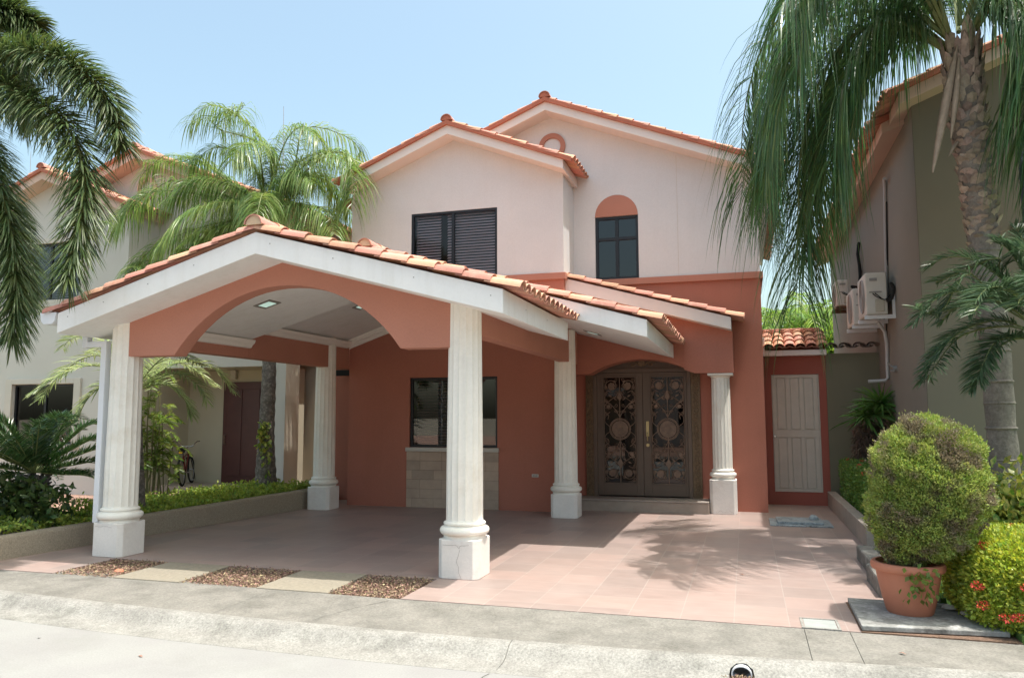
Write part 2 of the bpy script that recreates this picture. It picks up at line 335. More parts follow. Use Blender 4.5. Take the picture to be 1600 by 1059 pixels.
def cards(P, D, ln, w, tilt=.6):
    """leaf-shaped diamonds at P pointing along D"""
    n = len(P); D = unit(D); sd = unit(np.cross(D, RNG.normal(0, 1, (n, 3)))); ln = np.broadcast_to(ln, (n,))[:, None]; w = np.broadcast_to(w, (n,))[:, None]
    nrm = np.cross(D, sd)
    V = np.stack([P, P+D*ln*.45+sd*w/2+nrm*ln*.08, P+D*ln, P+D*ln*.45-sd*w/2+nrm*ln*.08], 1)
    F = np.arange(n)[:, None]*4+np.arange(4)[None]
    return V.reshape(-1, 3), F
def lump(p, sc=3.0, k=(1.3, 2.1, 1.7)):
    return (np.sin(p[:, 0]*sc*k[0]+1.3)*np.sin(p[:, 1]*sc*k[1]+.7)+np.sin(p[:, 2]*sc*k[2]+p[:, 0]*sc*.8))*.5
def blob(n, c, r, power=2.0, depth=.25, lumps=.08, lsc=6, zmin=-1, ln=.04, w=.02, upb=.3, outb=1.0):
    u = unit(RNG.normal(0, 1, (n, 3))); u = u[u[:, 2] > zmin]; n = len(u)
    q = (np.abs(u)**power).sum(1)**(-1/power); sh = u*q[:, None]
    rad = 1-depth*RNG.random(n)**1.8
    P = sh*np.array(r); P = P*(1+lumps*lump(P, lsc))[:, None]*rad[:, None]*(1+RNG.normal(0, .015, n))[:, None]+np.array(c)
    D = u*outb+RNG.normal(0, .55, (n, 3))+np.array([0, 0, upb])
    return cards(P, D, ln*RNG.uniform(.7, 1.2, n), w*RNG.uniform(.7, 1.2, n))
def merge(*VF):
    VV = []; FF = []; b = 0
    for V, F in VF: VV.append(V); FF.append(F+b); b += len(V)
    return np.vstack(VV), np.vstack(FF)

# ------------------------------------------------------------------ roofs
def tile_plane(mb, o, up_, alongs, nrm, lenV, lenU, pitch=.2, expo=.3, rad=.098, hgt=.8, start=.0):
    """barrel tiles laid from the eave point o upwards (up_) and along alongs"""
    o = Vector(o); up_ = Vector(up_).normalized(); al = Vector(alongs).normalized(); nr = Vector(nrm).normalized()
    nu = max(1, round(lenU/pitch)); pitch = lenU/nu; nv = max(1, math.ceil(lenV/expo-.15)); K = 6
    for i in range(nu+1):
        for k in range(nv):
            v0 = k*expo; L_ = min(expo+.07, lenV-v0+.02)
            if L_ < .08: continue
            jit = random.uniform(-.006, .006); sw = random.uniform(-.006, .006)
            for kind in (0, 1):
                if kind == 1 and i == nu: continue
                uc = start+i*pitch+(pitch/2 if kind else 0)+jit; vs = []
                for e in (0, 1):
                    r = rad*(1 if e == 0 else .86); lift = .022 if e == 0 else .0
                    for t in (0, 1):
                        rr = r-.014*t
                        for j in range(K+1):
                            a = math.pi*j/K
                            if kind == 0: u_ = rr*math.cos(a); w_ = rr*hgt*math.sin(a)+.006+lift+.02
                            else: u_ = rr*math.cos(a); w_ = .052+lift-rr*.45*math.sin(a)-.0*t
                            vs.append(o+al*(uc+u_+(sw if e else 0))+up_*(v0+(L_ if e else 0)+jit)+nr*w_)
                n_ = K+1; fs = []
                for j in range(K):
                    fs += [(j, j+1, 2*n_+j+1, 2*n_+j), (n_+j, 3*n_+j, 3*n_+j+1, n_+j+1), (j, n_+j, n_+j+1, j+1)]
                mb.add([tuple(x) for x in vs], fs)
def ridge_caps(mb, x, z, y0, y1, r=.105, ln=.36, endcap=True):
    y = y0; k = 0; n = 8
    while y < y1-.02:
        y2 = min(y+ln, y1); vs = []
        for e, yy in ((0, y), (1, y2+.03)):
            rr = r*(1.0 if e == 0 else .86)
            for t in (0, 1):
                for j in range(n+1):
                    a = math.pi*j/n; q = rr-.014*t; vs.append((x+q*math.cos(a)*1.05, yy, z+q*math.sin(a)))
        m_ = n+1; fs = []
        for j in range(n): fs += [(j, j+1, 2*m_+j+1, 2*m_+j), (j, m_+j, m_+j+1, j+1)]
        mb.add(vs, fs); y = y2; k += 1
def gable(parent, rx, rz, xl, xr, sl, sr, y0, y1, h, roofname, fmat, verge=None, capr=.105, tile_back=None, expo=.3, left=True, right=True, over=.17, off=(0, 0, 0), endmat=None):
    """gable roof running along Y: ridge (rx, rz top of slab), slab ends xl / xr, slopes sl / sr"""
    zl = rz-sl*(rx-xl); zr = rz-sr*(xr-rx); tb = tile_back or y1
    t = MB(off)
    if right:
        L_ = math.hypot(1, sr); up_ = (-1/L_, 0, sr/L_); nr = (sr/L_, 0, 1/L_)
        tile_plane(t, (xr+over, y0+.045, zr-sr*over), up_, (0, 1, 0), nr, (xr+over-rx)*L_, tb-y0-.09, expo=expo)
    if left:
        L_ = math.hypot(1, sl); up_ = (1/L_, 0, sl/L_); nr = (-sl/L_, 0, 1/L_)
        tile_plane(t, (xl-over, y0+.045, zl-sl*over), up_, (0, 1, 0), nr, (rx-xl+over)*L_, tb-y0-.09, expo=expo)
    rf = t.build(roofname, m_roof, parent, 40)
    s = MB(off); s.prism([(xl, zl-h), (xl, zl), (rx, rz), (xr, zr), (xr, zr-h), (rx, rz-h)], y0, y1); fa = s.build('fascia', fmat, rf, 0, .006)
    if verge:
        g = MB(off); a, b = -.01, verge
        g.prism([(xl-over*.9, zl-sl*over*.9+a), (xl-over*.9, zl-sl*over*.9+b), (rx, rz+b), (xr+over*.9, zr-sr*over*.9+b), (xr+over*.9, zr-sr*over*.9+a), (rx, rz+a)], y0-.05, y0-.003)
        g.build('verge_trim', m_verge, rf)
    r = MB(off)
    if left and right:
        ridge_caps(r, rx, rz+.075, y0-.06, tb, capr); r.build('ridge_tile', m_roof, rf, 50)
        e = MB(off); n = 12; e.prism([(rx+capr*.93*math.cos(math.pi*j/n), rz+.07+capr*.93*math.sin(math.pi*j/n)) for j in range(n+1)], y0-.045, y0+.25)
        e.build('ridge_end', endmat or m_verge, rf)
    return rf

# ------------------------------------------------------------------ walls and windows
def panel(mb, x0, x1, z0, z1, y, holes=(), reveal=.12):
    xs = sorted({x0, x1, *[h[0] for h in holes], *[h[1] for h in holes]}); zs = sorted({z0, z1, *[h[2] for h in holes], *[h[3] for h in holes]})
    for a, b in zip(xs, xs[1:]):
        for c, d in zip(zs, zs[1:]):
            if any(h[0] <= a and b <= h[1] and h[2] <= c and d <= h[3] for h in holes): continue
            mb.quad((a, y, c), (b, y, c), (b, y, d), (a, y, d))
    for a, b, c, d in holes:
        yb = y+reveal
        mb.quad((a, y, c), (a, yb, c), (a, yb, d), (a, y, d)); mb.quad((b, y, c), (b, y, d), (b, yb, d), (b, yb, c))
        mb.quad((a, y, d), (a, yb, d), (b, yb, d), (b, y, d)); mb.quad((a, y, c), (b, y, c), (b, yb, c), (a, yb, c))
def window(parent, x0, x1, z0, z1, y, glass, fr=.045, mull=(), bars=(), off=(0, 0, 0), blind=None, dark=True, name='window'):
    f = MB(off)
    f.box(x0, x0+fr, y-.03, y+.03, z0, z1); f.box(x1-fr, x1, y-.03, y+.03, z0, z1)
    f.box(x0+fr, x1-fr, y-.03, y+.03, z1-fr, z1); f.box(x0+fr, x1-fr, y-.03, y+.03, z0, z0+fr)
    for q in mull: f.box(q-fr*.6, q+fr*.6, y-.024, y+.025, z0+fr, z1-fr)
    for q in bars: f.box(x0+fr, x1-fr, y-.027, y+.027, q-fr*.55, q+fr*.55)
    o = f.build(name, m_black, parent, 0, .003)
    g = MB(off); g.quad((x0+fr, y, z0+fr), (x1-fr, y, z0+fr), (x1-fr, y, z1-fr), (x0+fr, y, z1-fr)); g.build('pane', glass, o)
    if blind:
        b = MB(off)
        for xa, xb in blind:
            z = z0+.03
            while z < z1-.02:
                b.quad((xa, y+.085, z), (xb, y+.085, z), (xb, y+.125, z+.036), (xa, y+.125, z+.036)); z += .052
        b.build('blind', m_blind, o)
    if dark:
        d = MB(off); d.box(x0-.1, x1+.1, y+.5, y+.52, z0-.1, z1+.1); d.build('dark_backing', m_dark, o)  # near-black backing sheet, the room's darkness is put into its colour
    return o

def shell(label, off, up_mat, low_mat, band_mat, fmat, name='house', own=False, right_wall=None, low_door=True, win_glass=m_glass, backY=14, ringm=None, xl1=-4.02):
    H = thing(name, label, 'house', (off[0]-.35, off[1]+5.5, 0))
    # upper walls
    hu = (-2.78, -1.125, 4.05, 5.29); ha = (.47, 1.25, 4.035, 5.19)
    w = MB(off)
    panel(w, -4, .075, 3.93, 5.72, 5.43, [hu]); w.quad((-4, 5.43, 5.72), (.075, 5.43, 5.72), (.075, 5.43, 5.84), (-1.95, 5.43, 6.64), (-4, 5.43, 5.84))
    panel(w, .075, 3.3, 3.93, 5.4, 6.3, [ha]); 
    # gable over the main block, with the half-round recess above the arched window
    n = 16; cx, cz, rr = .86, 5.19, .39
    arc = [(cx+rr*math.cos(math.pi*j/n), cz+rr*math.sin(math.pi*j/n)) for j in range(n+1)]
    # (recess modelled as a raised tympanum below)
    w.quad((.075, 6.3, 5.4), (3.3, 6.3, 5.4), (3.3, 6.3, 5.72), (-.36, 6.3, 7.2), (-4, 6.3, 5.72), (-4, 6.3, 5.4))
    w.quad((.075, 5.43, 3.93), (.075, 6.3, 3.93), (.075, 6.3, 5.84), (.075, 5.43, 5.84))
    w.quad((-4, 5.43, 3.93), (-4, 5.43, 5.84), (-4, backY, 5.84), (-4, backY, 3.93))
    w.quad((-4, backY, 0), (3.3, backY, 0), (3.3, backY, 5.72), (-.36, backY, 7.2), (-4, backY, 5.72))
    if not right_wall: w.quad((3.3, 6.3, 3.93), (3.3, backY, 3.93), (3.3, backY, 5.72), (3.3, 6.3, 5.72))
    w.build('upper_wall', up_mat, H)
    l = MB(off); hl = (-2.78, -1.125, 1.05, 2.285)
    panel(l, -4, .075, 0, 3.93, 5.43, [hl])
    l.quad((.075, 5.43, 0), (.075, 6.3, 0), (.075, 6.3, 3.93), (.075, 5.43, 3.93))
    l.quad((-4, 5.43, 0), (-4, 5.43, 3.93), (-4, backY, 3.93), (-4, backY, 0))
    if own: panel(l, .075, 3.3, 0, 3.93, 6.3, [(.264, 2.257, .19, 2.62)])
    elif right_wall: panel(l, .075, 3.3, 0, 3.93, 6.3, [(.075, 3.05, 0, 2.62)], .02)
    else: panel(l, .075, 3.3, 0, 3.93, 6.3)
    if not right_wall: l.quad((3.3, 6.3, 0), (3.3, backY, 0), (3.3, backY, 3.93), (3.3, 6.3, 3.93))
    l.build('lower_wall', low_mat, H)
    b = MB(off)
    b.box(-4.04, .115, 5.385, 5.427, 3.93, 4.045); b.box(.078, .115, 5.43, 6.25, 3.93, 4.045); b.box(.12, 3.345, 6.25, 6.297, 3.915, 4.03); b.box(3.303, 3.345, 6.3, 9, 3.915, 4.03)
    if band_mat: b.build('band', band_mat, H, 0, .006)
    if own:
        j = MB(off); j.box(1.94, 1.946, 6.2965, 6.31, 4.04, 6.2); j.build('expansion_joint', m_sill, H)
    window(H, *hu, 5.47, win_glass, mull=(-1.97,), off=off, blind=[(-1.93, -1.17)] if not own else [(-2.74, -2.25), (-2.12, -1.17)])
    window(H, *ha, 6.36, m_glass_blue if own else win_glass, mull=(.86,), bars=(4.78,), off=off, fr=.05)
    window(H, *hl, 5.5, m_glass_dark, mull=(-1.75,) if own else (-1.95,), off=off, blind=[(-2.7, -1.76)] if own else None)
    if own:
        t = MB(off); t.prism(arc, 6.292, 6.31); t.build('arched_panel', m_band, H)
    q = MB(off)                                     # round ornament ring under the gable
    ring = []; N_ = 28
    for ri, yy in ((.165, 6.3), (.165, 6.262), (.255, 6.262), (.255, 6.3)):
        ring.append([(-.32+ri*math.cos(2*math.pi*i/N_), yy, 6.6+ri*math.sin(2*math.pi*i/N_)) for i in range(N_)])
    vs = sum(ring, []); q.add(vs, [(k*N_+i, k*N_+(i+1) % N_, (k+1)*N_+(i+1) % N_, (k+1)*N_+i) for k in range(3) for i in range(N_)])
    q.build('round_ornament', ringm or m_band, H, 40)
    gable(H, -1.95, 6.77, xl1, .16, .4, .4, 5.08, 6.28, .17, 'roof', fmat, verge=.07, off=off)
    gable(H, -.36, 7.34, -4.3, 3.55, .4, .4, 5.92, backY+.3, .165, 'roof', fmat, verge=.07, off=off)
    return H

def column(parent, cx, cy, ph, top, r0=.188, r1=.168, hw=.215, cap=None):
    n = 16*8
    def flute(a):
        t = (a*16/(2*math.pi)) % 1
        return 1-.055*math.sin(math.pi*t)**.8 if .12 < t < .88 else 1.0
    s = MB(); zs = ph+.175
    s.lathe(cx, cy, [(r0, zs), (r0*.995, zs+.5), ((r0+r1)/2, (zs+top)/2+.2), (r1, top)], n, flute)
    o = s.build('column', m_col, parent, 35)
    b = MB(); R0 = r0
    prof = [(R0*1.13, ph-.002), (R0*1.13, ph+.028), (R0*1.2, ph+.034)]
    for k in range(9):
        a = -math.pi/2+math.pi*k/8; prof.append((R0*1.16+.034*math.cos(a), ph+.075+.038*math.sin(a)))
    prof += [(R0*1.1, ph+.118), (R0*1.1, ph+.128)]
    for k in range(5):
        a = -math.pi/2+math.pi*k/4; prof.append((R0*1.07+.014*math.cos(a), ph+.145+.016*math.sin(a)))
    prof += [(R0*1.02, ph+.166), (R0*1.0, ph+.18)]
    b.lathe(cx, cy, prof, 48); b.build('column_base', m_col, o, 35)
    p = MB(); c = .05; pts = [(cx-hw+c, cy-hw), (cx+hw-c, cy-hw), (cx+hw, cy-hw+c), (cx+hw, cy+hw-c), (cx+hw-c, cy+hw), (cx-hw+c, cy+hw), (cx-hw, cy+hw-c), (cx-hw, cy-hw+c)]
    p.prism(pts, 0, ph, 'Z'); p.build('plinth', m_plinth, o, 0, .008)
    if cap:
        k = MB(); k.box(cx-.2, cx+.21, cy-.22, cy+.2, cap-.035, cap-.002); k.lathe(cx, cy, [(r1, cap-.07), (r1+.02, cap-.05), (r1+.02, cap-.036)], 32); k.build('capital', m_col, o, 30, .004)
    return o

# ================================================================== THE SETTING
g = MB(); g.box(-400, 400, -400, 700, -.6, -.13); struct(g.build('ground', M('dry_ground', (.26, .23, .18), .95, .2, .5)))
def cy_(x):                              # the kerb line bows very slightly
    return .013*min(abs(x-.3), 9)**2
def strip(name, y0, y1, z0, z1, mat, x0=-40, x1=40, gaps=(), curve=True, zb=-.3, rows=1, prof=None):
    mb = MB(); xs = []; x = x0
    cuts = [x0]+list(gaps)+[x1]
    for a, b in zip(cuts, cuts[1:]):
        a2 = a+(.0022 if a != x0 else 0); b2 = b-(.0022 if b != x1 else 0); n = max(1, int((b2-a2)/.5)); vs = []; fs = []
        P = prof or [(y0, zb), (y0, z0), (y1, z1), (y1, zb)]
        for i in range(n+1):
            x = a2+(b2-a2)*i/n; c = cy_(x) if curve else 0
            for (yy, zz) in P: vs.append((x, yy+c, zz))
        k = len(P)
        for i in range(n):
            for j in range(k-1): fs.append((i*k+j, (i+1)*k+j, (i+1)*k+j+1, i*k+j+1))
        fs += [tuple(range(k)), tuple(n*k+j for j in range(k-1, -1, -1))]; mb.add(vs, fs)
    return struct(mb.build(name, mat, None, 30))
strip('road', -9.2, -2.0, -.105, -.10, m_road, -60, 60)
pr = [(-2.24, -.3), (-2.24, -.099), (-2.12, -.096), (-2.03, -.090), (-1.985, -.078), (-1.94, -.045), (-1.90, -.018), (-1.865, -.006), (-1.805, -.002), (-1.79, -.008), (-1.79, -.3)]
strip('kerb', 0, 0, 0, 0, m_kerb, -60, 60, gaps=(-8, -4.0, 1.33, 7), prof=pr)
strip('pavement', -1.785, -.885, -.012, -.004, m_side, -60, 60, gaps=(-10, -7, -4.05, -1.28, 3.36, 3.68, 7, 10))
pr2 = [(-9.2-y+2.2-.3, z) for y, z in reversed([(-2.22+.0, -.3), (-2.22, -.099), (-2.1, -.09), (-1.98, -.05), (-1.88, -.01), (-.3, -.005), (-.3, -.3)])]
far = MB(); far.box(-60, 60, -10.8, -9.15, -.3, .0); struct(far.build('pavement', m_side)); far = MB(); far.box(-60, 60, -40, -10.81, -.3, -.01); struct(far.build('driveway', m_paver))
# driveway paving
d = MB(); d.box(-5.12, 4.33, -.03, 7.6, -.3, 0); d.box(0.02, 3.76, -.88, -.03, -.3, 0); d.box(-5.9, -3.92, -.86, -.03, -.3, 0)
d.box(3.76, 4.33, .07, -.03, -.3, 0)
struct(d.build('driveway', m_drive))
e = MB()
for x0, x1 in ((-3.15, -2.36), (-1.47, -.72)): e.box(x0+.004, x1-.004, -.85, -.035, -.3, .004)
st = e  # stepping slabs are separate things below
for i, (x0, x1) in enumerate(((-3.14, -2.36), (-1.47, -.73))):
    a = MB(); a.prism([(x0+.0, -.87), (x1+.02, -.87), (x1-.02, -.036), (x0-.02, -.036)], -.1, .006, 'Z')
    tag(a.build('paving_slab', m_slab, None, 0, .006), ['sandy concrete slab between the first and second mulch beds', 'sandy concrete slab between the second and third mulch beds'][i], 'paving slab', 'concrete slabs set in the driveway edge')
beds = ((-3.9, -3.15), (-2.35, -1.48), (-.72, .01))
for i, (x0, x1) in enumerate(beds):
    a = MB(); a.box(x0+.005, x1-.005, -.865, -.04, -.2, -.02); n = 5200
    base = struct(a.build('soil', m_chipbase))
    P = np.stack([RNG.uniform(x0+.01, x1-.01, n), RNG.uniform(-.865, -.045, n), RNG.uniform(-.018, .012, n)], 1)
    V, F = cards(P, RNG.normal(0, 1, (n, 3))*np.array([1, 1, .35]), RNG.uniform(.012, .035, n), RNG.uniform(.006, .014, n))
    stuff(npmesh('mulch', V, F, m_chip), ['brown bark mulch in the bed beside the left front column', 'brown bark mulch between the two sandy slabs', 'brown bark mulch beside the tall white front column'][i], 'mulch')
# a broken brick-red shard lying in the first bed
a = MB(); a.lathe(0, 0, [(.055, 0), (.045, .012), (.02, .022)], 7); o = a.build('tile_shard', m_pot, None, 0, .004); o.location = (-3.32, -.6, .0); o.rotation_euler = (.15, .1, .4)
tag(o, 'small broken reddish tile shard lying in the left mulch bed', 'tile shard')

# planting soil left and right, neighbour paving
s = MB(); s.prism([(-6.5, -.8), (-5.25, -.8), (-5.1, .2), (-4.95, 1.36), (-4.72, 3.0), (-4.52, 5.0), (-4.52, 5.6), (-6.5, 5.6)], -.3, .215, 'Z'); struct(s.build('soil', m_soil))
s = MB(); s.box(-30, -6.5, -.9, 3.0, -.3, .02); struct(s.build('lawn', m_grass))
s = MB(); s.box(-30, -6.0, 3.0, 5.4, -.3, .03); s.box(-9.0, -5.9, 5.4, 6.2, -.3, .04); struct(s.build('path', m_paver))
s = MB(); s.box(-9.05, -5.9, 6.2, 7.4, -.3, .15); s.box(-5.9, -4.6, 5.6, 9, -.3, .1); struct(s.build('porch_floor', m_step))
s = MB(); s.box(4.48, 30, .12, 20, -.3, .07); s.box(4.8, 30, -.88, .12, -.3, .05); struct(s.build('lawn', m_grass))
n = 26000; P = np.stack([RNG.uniform(4.5, 9, n), RNG.uniform(.1, 4.2, n), np.full(n, .065)], 1)
V, F = cards(P, RNG.normal(0, .5, (n, 3))+np.array([0, 0, 1]), RNG.uniform(.03, .07, n), .006); stuff(npmesh('grass', V, F, m_blade), 'short green lawn grass behind the round ixora hedge', 'grass')
n = 12000; P = np.stack([RNG.uniform(-9, -6.5, n), RNG.uniform(-.8, 3, n), np.full(n, .02)], 1)
V, F = cards(P, RNG.normal(0, .5, (n, 3))+np.array([0, 0, 1]), RNG.uniform(.03, .07, n), .007); stuff(npmesh('grass', V, F, m_blade), 'short bright grass strip beyond the cycad bed', 'grass')

# planter kerb on the left: runs back from the street and turns left at the front
k = MB()
ky = np.array([-.95, -.5, .1, .6, 1.36, 3.0, 4.7, 5.1]); kxs = np.array([-5.14, -5.09, -5.03, -4.96, -4.84, -4.62, -4.42, -4.40])
kx = lambda y: float(np.interp(y, ky, kxs))
vs = []; fs = []; yy = list(np.linspace(-.86, 5.1, 25))
for i, y in enumerate(yy):
    x = kx(y); h = .255+.075*(y+.9)/6; r = .045
    if i == 0: h -= .03
    vs += [(x+.012, y, -.2), (x, y, h-r), (x-r*.35, y, h-r*.3), (x-r, y, h), (x-.15+r*.6, y, h), (x-.15, y, h-r*.6), (x-.15, y, -.2)]
for i in range(len(yy)-1):
    for j in range(6): fs.append((i*7+j, i*7+j+1, i*7+7+j+1, i*7+7+j))
fs += [(0, 6, 5, 4, 3, 2, 1), tuple((len(yy)-1)*7+j for j in range(7))]
k.add(vs, fs); tag(k.build('planter_kerb', m_agg, None, 50), 'exposed aggregate planter kerb with rounded top along left of carport', 'planter kerb')
k = MB(); k.prism([(4.33, 2.95), (4.33, 7.53), (4.47, 7.53), (4.47, 2.95)], -.2, .26, 'Z'); tag(k.build('planter_kerb', m_greykerb, None, 0, .012), 'smooth grey garden kerb beside the flowering hedge right of driveway', 'planter kerb')
for i, (y0, y1, x0) in enumerate(((1.15, 2.3, 4.13), (.32, 1.12, 4.07))):
    k = MB(); k.box(x0, x0+.17, y0, y1, -.1, .15+.01*i); tag(k.build('kerb_stone', M('weathered_stone_%s' % 'ab'[i], (.17, .16, .145), .95, .3, 9, bump=.8, bscale=30, stain=.6, stcol=(.4, .4, .37), stscale=5), None, 0, .02),
        ['weathered dark kerb stone farther behind the terracotta pot', 'weathered dark kerb stone directly behind the terracotta pot'][i], 'kerb stone', 'loose kerb stones behind the pot')
k = MB(); k.prism([(3.76, .06), (3.755, -.875), (4.76, -.80), (4.76, .06)], -.05, -.012, 'Z')
mm = M('whitewashed_slab', (.40, .40, .385), .85, .12, 4, col2=(.24, .24, .23), fac2=.8, bump=.4, bscale=40, stain=.95, stcol=(.08, .075, .07), stscale=4, grit=.2, gscale=40)
k = MB(); k.prism([(3.775, .05), (3.765, -.87), (4.76, -.77), (4.76, .05)], .008, .045, 'Z'); tag(k.build('cover_slab', mm, None, 0, .006), 'stained white concrete cover slab under the terracotta pot', 'cover slab')
k = MB(); k.box(3.76, 4.8, -.885, .07, -.3, .004); struct(k.build('soil', m_chipbase))
# small meter cover set between pavement and driveway
t = thing('utility_cover', 'small square grey utility cover in the pavement edge', 'utility cover', (3.48, -.74, 0))
a = MB(); a.box(3.345, 3.625, -.885, -.865, -.01, .006); a.box(3.345, 3.625, -.6, -.58, -.01, .006); a.box(3.345, 3.365, -.865, -.6, -.01, .006); a.box(3.605, 3.625, -.865, -.6, -.01, .006); a.build('frame', m_kerb, t)
a = MB(); a.box(3.37, 3.60, -.86, -.605, -.01, .003); a.build('lid', M('cover_lid', (.3, .32, .31), .8, .1, 10, bump=.2), t)
# inspection cover near the gate
t = thing('inspection_cover', 'whitish blue metal inspection cover in the paving before the gate', 'inspection cover', (3.72, 5.0, 0))
mc = M('painted_metal_cover', (.30, .34, .37), .6, .2, 8, grit=.3, gscale=30, stain=.95, stcol=(.05, .045, .04), stscale=9, bump=.2)
a = MB(); a.box(3.28, 4.14, 4.70, 5.44, .001, .022); a.build('frame', mc, t, 0, .006)
a = MB(); a.box(3.38, 4.02, 4.79, 5.36, .022, .058); a.build('lid', mc, t, 0, .006)
a = MB(); a.lathe(0, 0, [(.07, 0), (.068, .05), (.05, .075), (.02, .085)], 16); o = a.build('vent_cap', mc, t, 40); o.matrix_parent_inverse = Matrix(); o.location = (.18, .12, .045); o.rotation_euler = (0, .35, 0)
# drain outlet: a real hole bored through the kerb
kerb_o = bpy.data.objects['kerb']; ax_ = Vector((0, 1, -.06)).normalized(); c0 = Vector((2.91, -1.99+cy_(2.9), -.074))
ct = MB(); n_ = 22; A_ = [c0+ax_*(-.3)+Vector((math.cos(q)*.082, 0, math.sin(q)*.062))*random.uniform(.94, 1.07) for q in np.linspace(0, 2*math.pi, n_+1)[:-1]]
ct.add([tuple(p) for p in A_]+[tuple(p+ax_*.62) for p in A_], [tuple(range(n_)), tuple(range(2*n_-1, n_-1, -1))]+[(i, i+n_, (i+1) % n_+n_, (i+1) % n_) for i in range(n_)])
cut = ct.build('cutter', m_dark)
import bmesh
for o_ in (cut, kerb_o):
    bm_ = bmesh.new(); bm_.from_mesh(o_.data); bmesh.ops.recalc_face_normals(bm_, faces=bm_.faces); bm_.to_mesh(o_.data); bm_.free()
md = kerb_o.modifiers.new('hole', 'BOOLEAN'); md.object = cut; md.operation = 'DIFFERENCE'; md.solver = 'EXACT'
dg = bpy.context.evaluated_depsgraph_get(); me2 = bpy.data.meshes.new_from_object(kerb_o.evaluated_get(dg))
kerb_o.modifiers.clear(); kerb_o.data = me2; kerb_o.data.materials.clear(); kerb_o.data.materials.append(m_kerb)
for p_ in me2.polygons: p_.material_index = 0
bpy.data.objects.remove(cut)
t = thing('drain_outlet', 'round pipe drain outlet with dry leaves in the kerb', 'drain outlet', (2.9, -1.9, 0))
a = MB(); rings = []
for (rr_, f_) in ((.066, .035), (.066, .34), (.058, .34), (.058, .035)): rings.append([tuple(c0+ax_*f_+Vector((math.cos(q)*rr_, 0, math.sin(q)*rr_*.8))) for q in np.linspace(0, 2*math.pi, 25)[:-1]])
a.add(sum(rings, []), [(k_*24+i, k_*24+(i+1) % 24, ((k_+1) % 4)*24+(i+1) % 24, ((k_+1) % 4)*24+i) for k_ in range(4) for i in range(24)]); a.build('pipe', m_pvc, t, 40)
a = MB(); a.add([tuple(c0+ax_*.32+Vector((math.cos(q)*.062, 0, math.sin(q)*.05))) for q in np.linspace(0, 2*math.pi, 25)[:-1]], [tuple(range(24))]); a.build('dark_disc', m_dark, t)  # dark disc closes the pipe, its colour stands for the shade inside
n_ = 420; P = np.stack([2.91+RNG.normal(0, .045, n_), c0.y-.02+RNG.normal(0, .03, n_), np.full(n_, -.097)+RNG.uniform(0, .02, n_)], 1)
V, F = cards(P, RNG.normal(0, 1, (n_, 3))*np.array([1, 1, .4]), .02, .009); npmesh('leaf_litter', V, F, m_chip, t)
# scattered fallen leaves
lab = [('tiny dry leaf lying on the sunny paving before the porch step', (1.52, 4.2)), ('dry leaf lying on the pavement kerb near the white slab', (3.95, -1.35)), ('small dry leaf on the paving near the big palm shadow edge', (2.9, 1.0)), ('small dry leaf on the road near the left gutter', (-1.2, -2.6))]
for tx, (x, y) in lab:
    a = MB(); z = -.099 if y < -2 else .004; z = -.004 if -1.8 < y < -.9 else z
    a.add([(-.03, 0, 0), (0, .012, .006), (.035, 0, .002), (0, -.012, .008)], [(0, 1, 2, 3)]); o = a.build('fallen_leaf', m_chip); o.location = (x, y, z+.002); o.rotation_euler[2] = x*3
    tag(o, tx, 'leaf', 'fallen leaves')

# ================================================================== OUR HOUSE
H = shell('two storey salmon and beige house with carport, centre of the picture', (0, 0, 0), m_beige, m_red, m_band, m_pinkwhite, own=True)
# stone panel, sill
a = MB(); a.box(-2.82, -1.10, 5.412, 5.432, 0, .975); a.build('stone_panel', m_stone, H)
a = MB(); a.box(-2.83, -1.09, 5.375, 5.44, .978, 1.048); a.build('window_sill', m_sill, H, 0, .005)
a = MB(); a.box(-.51, -.39, 5.415, 5.432, .565, .62); oo = a.build('power_outlet', m_sill, H, 0, .012)
a = MB()
for x in (-.48, -.45, -.42): a.box(x-.008, x+.008, 5.411, 5.416, .58, .605)
a.build('socket', m_acd, oo)
# carport roofs
R1 = gable(H, -1.93, 3.55, -4.55, .82, .29, .273, -.4, 2.4, .235, 'carport_roof', m_white, tile_back=2.22, endmat=m_mortar)
R2 = gable(H, -2.0, 3.88, -4.5, 1.86, .34, .286, 2.2, 5.42, .22, 'carport_roof', m_white, endmat=m_mortar)
a = MB(); f2 = lambda x: 3.88-.286*(x+2.0)
a.prism([(.08, f2(.08)-.22), (.08, f2(.08)), (1.86, f2(1.86)), (1.86, f2(1.86)-.22)], 5.42, 5.84); a.build('fascia', m_white, R2)
t = MB(); L_ = math.hypot(1, .286); tile_plane(t, (2.03, 5.46, f2(2.03)), (-1/L_, 0, .286/L_), (0, 1, 0), (.286/L_, 0, 1/L_), 1.95*L_, .3); 
t.build('roof_tiles', m_roof, R2, 40)
# porch roof over the front door: single slope down to the right
f3 = lambda x: 3.985-.287*x
t = MB(); tile_plane(t, (2.99, 5.6, f3(2.99)), (-1/L_, 0, .287/L_), (0, 1, 0), (.287/L_, 0, 1/L_), 2.95*L_, .64)
R3 = t.build('porch_roof', m_roof, H, 40)
a = MB(); a.prism([(.0, f3(0)-.215), (.0, f3(0)), (2.81, f3(2.81)), (2.81, f3(2.81)-.2)], 5.55, 6.29); a.build('fascia', m_pinkwhite, R3, 0, .005)
# nail heads on the fascias
a = MB()
for x in (-4.4, -3.9, -3.3, -2.7, -1.75, -1.0, -.1, .7): z = 3.55-(.29*(-1.93-x) if x < -1.93 else .273*(x+1.93))-.09; a.disc((x, -.402, z), (0, 1, 0), .006, .006, 8)
for y in (.4, 1.3): a.disc((.8215, y, 2.7), (1, 0, 0), .006, .006, 8)
a.build('nail_head', m_acd, R1)
